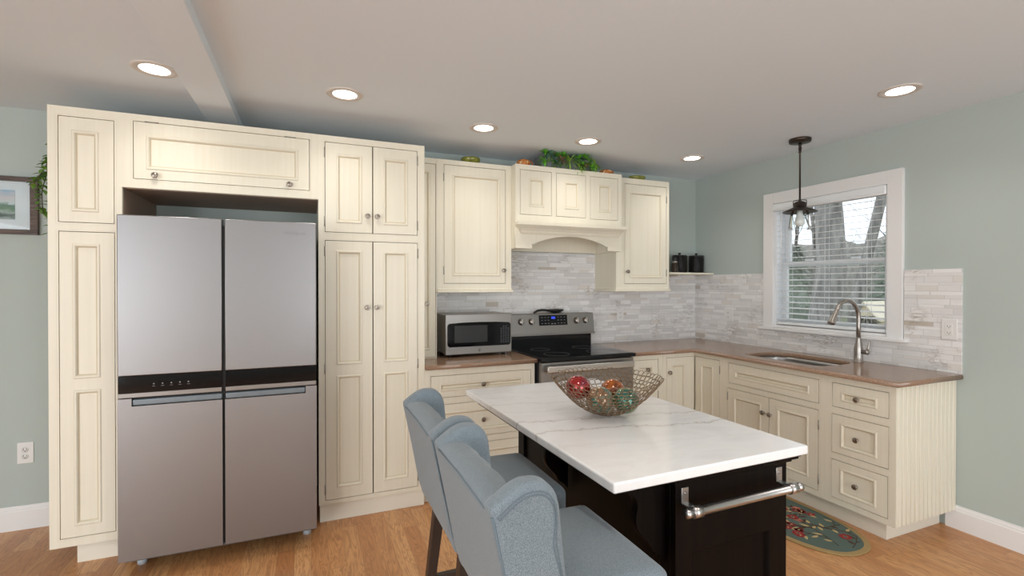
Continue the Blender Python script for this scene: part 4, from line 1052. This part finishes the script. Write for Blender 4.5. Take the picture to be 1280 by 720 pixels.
bs.build('stems', stem_m, t); o = bl_.build('leaves', leaf_g, t); o['kind'] = 'stuff'

# ------------------------------------------------------------------ things on top of the cabinets
def dish(label, loc, r, h, m, sq=1.0, group='pottery on top of the cabinets'):
    b = MB(); b.lathe([(0, 0.0), (r*0.62, 0.0), (r*0.80, h*0.25), (r, h*0.75), (r*0.97, h), (r*0.93, h*0.98), (r*0.90, h*0.72), (r*0.6, h*0.2), (0, h*0.15)], 32, Matrix.Diagonal((1, sq, 1, 1)))
    o = b.build('pottery_dish', m); o.location = loc; return tag(o, label, 'dish', group)
olive = mat('olive_glaze', (0.20, 0.22, 0.035, 1), 0.2); n = N(olive); n.base(n.ramp(n.noise(n.coord(), 30, 3), [(0.35, (0.13, 0.15, 0.02, 1)), (0.65, (0.28, 0.28, 0.05, 1))]))
dish('shallow olive green dish on top of the wall cabinet above the microwave', (1.115, 3.50, 2.3395), 0.074, 0.050, olive)
dish('shallow olive green dish on top of the wall cabinet at the right', (2.640, 3.50, 2.3395), 0.080, 0.045, olive, 0.7)
terra = mat('terracotta_glaze', (0.55, 0.17, 0.03, 1), 0.25); n = N(terra)
n.base(n.ramp(n.noise(n.coord(), 38, 2, 0.5, 0.8), [(0.42, (0.60, 0.19, 0.03, 1)), (0.5, (0.25, 0.04, 0.02, 1)), (0.56, (0.66, 0.24, 0.04, 1)), (0.70, (0.75, 0.62, 0.35, 1))]))
def tureen(label, loc, r, h, s):
    t = thing('pottery_pot', label, 'pot', loc, 0, 'painted orange pots on the hood')
    b = MB(); b.lathe([(0, 0), (r*1.12, 0), (r*1.15, 0.004), (r*0.8, 0.008), (r*0.95, h*0.3), (r, h*0.55), (r*0.86, h*0.85), (r*0.5, h), (0, h*1.02)], 28); b.build('body', terra, t)
    b = MB(); b.tube([(s*r*0.9, 0, h*0.85), (s*r*1.25, 0, h*0.9), (s*r*1.42, 0, h*0.6), (s*r*1.3, 0, h*0.3), (s*r*0.95, 0, h*0.22)], 0.005, 8); b.build('handle', terra, t)
tureen('painted orange pot on the hood left of the green planter', (1.515, 3.42, 2.3405), 0.055, 0.062, 1)
tureen('painted orange pot on the hood right of the green planter', (2.262, 3.42, 2.3405), 0.055, 0.052, 1)
t = thing('succulent_planter', 'long grey planter of artificial succulents and grasses on the range hood', 'plant', (1.890, 3.42, 2.3405))
box_m = mat('dark_grey_planter', (0.16, 0.17, 0.17, 1), 0.6)
b = MB(); b.plate(-0.245, 0, 0.225, 0.100, [], y=-0.055, th=0.13); o = b.build('planter_box', box_m, t)
gm = [mat('bright_green_succulent', (0.17, 0.52, 0.05, 1), 0.45), mat('deep_green_succulent', (0.05, 0.24, 0.035, 1), 0.45), mat('blue_green_succulent', (0.12, 0.24, 0.18, 1), 0.5), mat('yellow_green_grass', (0.26, 0.48, 0.06, 1), 0.5), mat('pinkish_succulent', (0.25, 0.14, 0.10, 1), 0.5)]
for gi, m in enumerate(gm):
    b = MB(); nplants = (15, 10, 9, 12, 5)[gi]
    for k in range(nplants):
        x = rnd.uniform(-0.24, 0.24); y = -0.055 + rnd.uniform(-0.035, 0.05); z = rnd.uniform(0.03, 0.115)
        if gi == 3: z -= 0.01; y -= 0.01
        c0 = Vector((x, y, z)); nl = 16 if gi != 3 else 20
        for j in range(nl):
            a = rnd.uniform(0, 2*PI); el = rnd.uniform(-0.5, 1.1) if gi != 3 else rnd.uniform(-1.0, 0.9)
            d = Vector((math.cos(a)*math.cos(el), math.sin(a)*math.cos(el)*0.8 - 0.25, math.sin(el)))
            L_, w_ = (rnd.uniform(0.038, 0.065), 0.0075) if gi != 3 else (rnd.uniform(0.06, 0.095), 0.0038)
            leaf_mesh(b, c0, d, L_, w_)
    o = b.build('foliage', m, t); o['kind'] = 'stuff'

# canisters and shaker
can_m = mat('black_textured_ceramic', (0.008, 0.007, 0.007, 1), 0.4, Specular_IOR_Level=0.25); n = N(can_m)
ck_ = n.n('TexVoronoi'); ck_.inputs['Scale'].default_value = 70; n.l(n.coord(), ck_.inputs['Vector']); n.bump(ck_.outputs['Distance'], 0.8, 0.004)
def canister(label, loc):
    t = thing('canister', label, 'canister', loc, 0, 'black canisters on the corner shelf')
    b = MB(); b.lathe([(0, 0), (0.066, 0), (0.068, 0.003), (0.068, 0.150), (0.066, 0.153), (0, 0.153)], 32); b.build('body', can_m, t)
    b = MB(); b.lathe([(0.070, 0.1535), (0.070, 0.163), (0.066, 0.167), (0.012, 0.168), (0.009, 0.176), (0.016, 0.184), (0.014, 0.190), (0, 0.191)], 28); b.build('lid', mat('black_lid', (0.012, 0.011, 0.011, 1), 0.3) if 'black_lid' not in bpy.data.materials else bpy.data.materials['black_lid'], t)
canister('left of the two black lidded canisters on the corner shelf, behind the shaker', (3.235, 3.64, 1.5518))
canister('right of the two black lidded canisters on the corner shelf, in the corner', (3.430, 3.63, 1.5518))
t = thing('salt_shaker', 'small dark glass shaker with a metal collar before the left canister', 'shaker', (3.105, 3.555, 1.5518))
b = MB(); b.lathe([(0, 0), (0.036, 0), (0.036, 0.02), (0.026, 0.085), (0.025, 0.09), (0, 0.09)], 20); b.build('body', mat('smoky_glass', (0.035, 0.022, 0.015, 1), 0.1), t)
b = MB(); b.lathe([(0.0255, 0.0902), (0.0255, 0.105), (0, 0.105)], 20); b.build('collar', chrome, t)
b = MB(); b.lathe([(0.025, 0.1052), (0.027, 0.125), (0.018, 0.143), (0, 0.146)], 20); b.build('cap', blackpl, t)

# ------------------------------------------------------------------ recessed ceiling lights
ring_m = mat('lamp_trim_ring', (0.66, 0.60, 0.55, 1), 0.5)
spots = [(-0.690, 2.806, 'leftmost recessed ceiling light, left of the ceiling beam'), (0.172, 2.778, 'recessed ceiling light above the pantry, just right of the beam'),
         (1.052, 3.02, 'recessed ceiling light above the wall cabinet over the microwave'), (1.845, 3.015, 'recessed ceiling light in front of the range hood'),
         (2.871, 3.087, 'recessed ceiling light nearest the room corner'), (2.898, 1.593, 'recessed ceiling light at the far right, above the counter end')]
first = None
for i, (x, y, lab) in enumerate(spots):
    if first is None:
        first = t = thing('recessed_light', lab, 'ceiling light', (x, y, ZC), 0, 'recessed ceiling lights')
        b = MB(); b.lathe([(0.062, -0.001), (0.063, -0.004), (0.090, -0.006), (0.095, -0.003), (0.095, 0.0)], 40, cap=False); b.build('trim_ring', ring_m, t)
        b = MB(); b.lathe([(0.063, -0.0035), (0.04, -0.0045), (0, -0.005)], 32, cap=False); b.build('lens', lamp_m, t)
    else:
        t = copy_tree(first); t.location = (x, y, ZC); t['label'] = lab
    l = bpy.data.lights.new('lamp_or_fill_spot', 'SPOT'); l.energy = SPOT_W; l.spot_size = R(140); l.spot_blend = 1.0; l.shadow_soft_size = 0.06; l.color = (1, 0.95, 0.89)
    lo_ = bpy.data.objects.new('lamp_or_fill_spot', l); lo_.location = (x, y, ZC-0.02); C.objects.link(lo_)
for (x, y) in ((-1.9, 1.1), (-0.9, 0.6), (0.6, 0.7), (2.0, 0.5)):     # unseen ceiling spots added to brighten the floor and fronts
    l = bpy.data.lights.new('lamp_or_fill_spot', 'SPOT'); l.energy = SPOT_W*2.1; l.spot_size = R(140); l.spot_blend = 1.0; l.shadow_soft_size = 0.06; l.color = (1, 0.95, 0.89)
    lo_ = bpy.data.objects.new('lamp_or_fill_spot', l); lo_.location = (x, y, ZC-0.02); C.objects.link(lo_)

# ------------------------------------------------------------------ pendant
t = thing('pendant_lamp', 'dark bronze pendant lamp with clear glass shade hanging before the window', 'lamp', (3.21, 2.396, ZC))
b = MB(); b.lathe([(0.070, 0), (0.072, -0.006), (0.068, -0.024), (0.010, -0.028), (0, -0.028)], 32); b.build('canopy', bronze, t)
b = MB(); b.lathe([(0.010, -0.028), (0.011, -0.045), (0.007, -0.055), (0.011, -0.062), (0.008, -0.085), (0.011, -0.092), (0.0062, -0.10), (0.0062, -0.425), (0.010, -0.43), (0.010, -0.445), (0, -0.445)], 14); b.build('rod', bronze, t)
b = MB(); b.lathe([(0.012, -0.440), (0.034, -0.447), (0.040, -0.458), (0.040, -0.482), (0.055, -0.488), (0.106, -0.512), (0.110, -0.518), (0.107, -0.520), (0.05, -0.500), (0.03, -0.498), (0, -0.498)], 36)
for k in range(4):
    a = k*PI/2+0.5; b.tube([(0.038*math.cos(a), 0.038*math.sin(a), -0.480), (0.041*math.cos(a), 0.041*math.sin(a), -0.455), (0.040*math.cos(a), 0.040*math.sin(a), -0.436), (0.012*math.cos(a), 0.012*math.sin(a), -0.432)], 0.0035, 6)
b.build('metal_shade', bronze, t)
b = MB(); b.lathe([(0.046, -0.503), (0.055, -0.52), (0.064, -0.56), (0.070, -0.61), (0.072, -0.640), (0.0700, -0.640), (0.068, -0.61), (0.062, -0.56), (0.053, -0.52), (0.044, -0.505)], 36, cap=False); b.build('glass_shade', pane_m, t)
b = MB(); b.lathe([(0.018, -0.498), (0.018, -0.53), (0.024, -0.55), (0.033, -0.585), (0.030, -0.605), (0.015, -0.618), (0, -0.620)], 24); b.build('bulb', bulb_m, t)

# ------------------------------------------------------------------ outdoors
ground_m = mat('leafy_lawn', (0.12, 0.14, 0.07, 1), 0.95); n = N(ground_m)
n.base(n.ramp(n.noise(n.coord(), 1.5, 6, 0.7), [(0.3, (0.26, 0.22, 0.16, 1)), (0.5, (0.21, 0.24, 0.15, 1)), (0.7, (0.32, 0.30, 0.22, 1))]))
b = MB(); bmesh.ops.create_grid(b.bm, x_segments=60, y_segments=60, size=22)
for v in b.bm.verts: v.co.z = 0.25*noise.noise(v.co*0.15) + max(0, v.co.x+4)*0.02
o = b.build('garden_ground', ground_m, smooth=True); o.location = (26.2, 8, -0.45); tag(o, 'leaf-strewn lawn outside the window', 'lawn', kind='structure')
bark = mat('grey_bark', (0.2, 0.19, 0.18, 1), 0.9); n = N(bark)
bf = n.noise(n.coord((14, 14, 2.5)), 1.0, 5, 0.65); n.base(n.ramp(bf, [(0.35, (0.13, 0.125, 0.118, 1)), (0.62, (0.30, 0.288, 0.275, 1))])); n.bump(bf, 0.8, 0.03)
twig = mat('bare_twig', (0.10, 0.088, 0.08, 1), 0.9)
def branch(b, p, d, L_, r, depth, rnd, spread=0.6):
    pts = [p.copy()]; rad = [r]; seg = 5
    for k in range(seg):
        d = (d + Vector((rnd.uniform(-.13, .13), rnd.uniform(-.13, .13), rnd.uniform(-.02, .10)))).normalized()
        p = p + d*(L_/seg); pts.append(p.copy()); rad.append(r*(1-0.55*(k+1)/seg))
    b.tube(pts, rad, 8 if depth == 0 else 5)
    if depth >= 4: return
    for k in range(4 if depth < 2 else 3):
        i = rnd.randint(2, seg); q = pts[i]
        dd = (d + Vector((rnd.uniform(-1, 1), rnd.uniform(-1, 1), rnd.uniform(-0.1, 0.7)))*spread).normalized()
        branch(b, q, dd, L_*rnd.uniform(0.5, 0.7), rad[i]*0.6, depth+1, rnd, spread*1.1)
def bare_tree(label, loc, H_, r, lean, seed, trunk_only=0.0, maxd=0):
    t = thing('bare_tree', label, 'tree', loc, 0, 'trees outside the window')
    rr = random.Random(seed); b = MB()
    d = Vector((lean[0], lean[1], 1)).normalized()
    pts = [Vector((0, 0, -0.3)) + d*(H_*k/8) + Vector((0.06*math.sin(k*1.3+seed), 0.05*math.cos(k*1.7+seed), 0)) for k in range(9)]
    rad = [r*(1.35 if k == 0 else 1-0.06*k) for k in range(9)]
    b.tube(pts, rad, 18); b.build('trunk', bark, t)
    b = MB()
    for k in range(6):
        i = rr.randint(4, 8); dd = (d + Vector((rr.uniform(-1, 1), rr.uniform(-1, 1), rr.uniform(0, 0.6)))*0.9).normalized()
        branch(b, pts[i], dd, H_*0.38, rad[i]*0.45, 1+maxd, rr)
    b.build('branches', bark if maxd == 0 else twig, t)
bare_tree('thick grey tree trunk outside the left part of the window', (7.2, 5.02, -0.45), 6.5, 0.24, (0.0, -0.03), 4)
bare_tree('slanting grey tree trunk outside the right part of the window', (9.0, 5.84, -0.45), 7.5, 0.105, (0.05, -0.115), 9)
hz = [(17, 8.4, 6.5, .12), (20.5, 14.6, 7, .12), (22.5, 12.0, 6, .1), (25, 12.4, 6, .1), (24, 18, 7, .12), (19, 16.5, 6.5, .1)]
for k, (x, y, h_, r_) in enumerate(hz):
    bare_tree(['slim bare tree farthest right in the row behind the garden', 'slim bare tree in the middle of the row behind the garden', 'bare tree behind the slim ones in the back of the garden', 'bare tree in the left of the row behind the garden', 'bare tree at the far back left of the garden', 'bare tree between the left ones at the back of the garden'][k], (x, y, -0.35), h_, r_, (0.02, 0.03), 20+k, maxd=1)
needle = mat('grey_green_needles', (0.26, 0.30, 0.25, 1), 0.9)
def conifer(label, loc, H_, R_, seed, m=needle, name='evergreen_tree'):
    t = thing(name, label, 'tree', loc, 0, 'evergreens outside the window'); rr = random.Random(seed)
    b = MB(); b.tube([(0, 0, -0.3), (0, 0, H_*0.9)], [0.10, 0.03], 8); b.build('trunk', bark, t)
    b = MB()
    prof = [(0, 0.1)] + [(R_*0.62*(1-u/12)**0.8, 0.1+u/12*H_*0.92) for u in range(12)] + [(0, H_*0.93)]
    b.lathe(prof, 18)
    for v in b.bm.verts:
        q = 1+0.55*noise.noise(v.co*2.3+Vector((seed*7, 0, 0))); v.co.x *= q; v.co.y *= q
    for k in range(2600):
        u = rr.random(); z = 0.05 + u*0.95*H_; a = rr.uniform(0, 2*PI); R0 = R_*(1-u)**0.75*rr.uniform(0.35, 1.05)
        p = Vector((R0*math.cos(a), R0*math.sin(a), z)); d = Vector((math.cos(a), math.sin(a), rr.uniform(-0.3, 0.5)))
        leaf_mesh(b, p, d, rr.uniform(0.10, 0.24), rr.uniform(0.012, 0.028))
    b.build('foliage', m, t)['kind'] = 'stuff'
conifer('grey-green evergreen left of the middle of the garden', (12.4, 9.4, -0.4), 3.0, 1.05, 1)
conifer('dark evergreen beside the slanting trunk outside', (14.9, 8.1, -0.4), 3.1, 1.1, 2)
conifer('low evergreen at the back right of the garden', (18.4, 10.2, -0.4), 3.9, 1.6, 3)
conifer('low evergreen at the back left of the garden', (16.0, 13.0, -0.4), 4.2, 1.7, 4)
brush = mat('dry_brush', (0.27, 0.25, 0.20, 1), 0.95)
conifer('dry brown bush in front of the evergreens', (10.5, 6.35, -0.4), 1.2, 0.5, 5, brush, 'garden_bush')
conifer('dry brown bush behind the thick trunk', (9.4, 7.6, -0.4), 1.4, 0.65, 6, brush, 'garden_bush')
t = thing('garden_shed', 'small cream gabled garden shed outside the lower right of the window', 'shed', (12.3, 7.25, -0.45))
pm_ = mat('cream_siding', (0.62, 0.55, 0.42, 1), 0.8)
b = MB(); b.hexa([(-0.4, -0.26, 0), (0.4, -0.26, 0), (0.4, 0.26, 0), (-0.4, 0.26, 0)], [(-0.4, -0.26, 1.12), (0.4, -0.26, 1.12), (0.4, 0.26, 1.12), (-0.4, 0.26, 1.12)])
b.hexa([(-0.4, -0.26, 1.12), (-0.4, 0.26, 1.12), (-0.4, 0, 1.45)], [(0.4, -0.26, 1.12), (0.4, 0.26, 1.12), (0.4, 0, 1.45)]); b.recalc = True; b.build('walls', pm_, t)
b = MB()
for s in (-1, 1): b.hexa([(-0.46, s*0.32, 1.06), (0.46, s*0.32, 1.06), (0.46, 0, 1.47), (-0.46, 0, 1.47)], [(-0.46, s*0.32, 1.10), (0.46, s*0.32, 1.10), (0.46, 0, 1.51), (-0.46, 0, 1.51)])
b.recalc = True; b.build('roof', mat('cream_roof', (0.66, 0.60, 0.48, 1), 0.8), t)
t = thing('birdhouse', 'small white birdhouse on a post outside the lower middle of the window', 'birdhouse', (8.2, 5.05, -0.45))
b = MB(); b.tube([(0, 0, -0.1), (0, 0, 1.02)], 0.03, 8); b.build('post', trim_m, t)
b = MB(); b.box(-0.08, -0.08, 1.02, 0.08, 0.08, 1.14); b.lathe([(0.14, 1.14), (0.0, 1.27)], 4); b.build('house', trim_m, t)

# far edge of the garden: a bank of bare brush and dry undergrowth nobody could count
thk = mat('grey_brown_undergrowth', (0.25, 0.24, 0.22, 1), 0.95); n = N(thk)
n.base(n.ramp(n.noise(n.coord(), 3.0, 4, 0.7), [(0.35, (0.26, 0.25, 0.23, 1)), (0.6, (0.44, 0.43, 0.40, 1)), (0.75, (0.37, 0.39, 0.33, 1))]))
b = MB(); rr = random.Random(44)
for row in range(4):
    prev = None
    for k in range(60):
        y = 8.5+k*0.32; x = 26.5+row*0.9+0.5*noise.noise(Vector((k*0.3, row, 0)))
        h_ = 3.0+0.35*row+0.9*noise.noise(Vector((k*0.23, row*3.1, 2)))
        cur = [b.bm.verts.new((x, y, -0.4)), b.bm.verts.new((x+0.2, y, h_*0.6)), b.bm.verts.new((x+0.6, y, h_)), b.bm.verts.new((x+0.9, y, -0.4))]
        if prev:
            for j in range(3): b.bm.faces.new((prev[j], cur[j], cur[j+1], prev[j+1]))
        prev = cur
for k in range(9000):
    y = rr.uniform(8.5, 27.5); x = 26.2+rr.uniform(-0.8, 3.2); z = rr.uniform(0, 1)**0.7*rr.uniform(2.6, 4.8)-0.3
    d = Vector((rr.uniform(-1, 0.4), rr.uniform(-1, 1), rr.uniform(0.1, 1.4))).normalized(); L_ = rr.uniform(0.25, 0.75)
    p = Vector((x, y, z)); s_ = Vector((0.012, 0.016, 0))
    v4 = [b.bm.verts.new(p-s_), b.bm.verts.new(p+s_), b.bm.verts.new(p+d*L_+s_*0.3), b.bm.verts.new(p+d*L_-s_*0.3)]
    b.bm.faces.new(v4)
o = b.build('undergrowth', thk); tag(o, 'grey-brown bank of bare brush at the far edge of the garden', 'brush', kind='stuff')
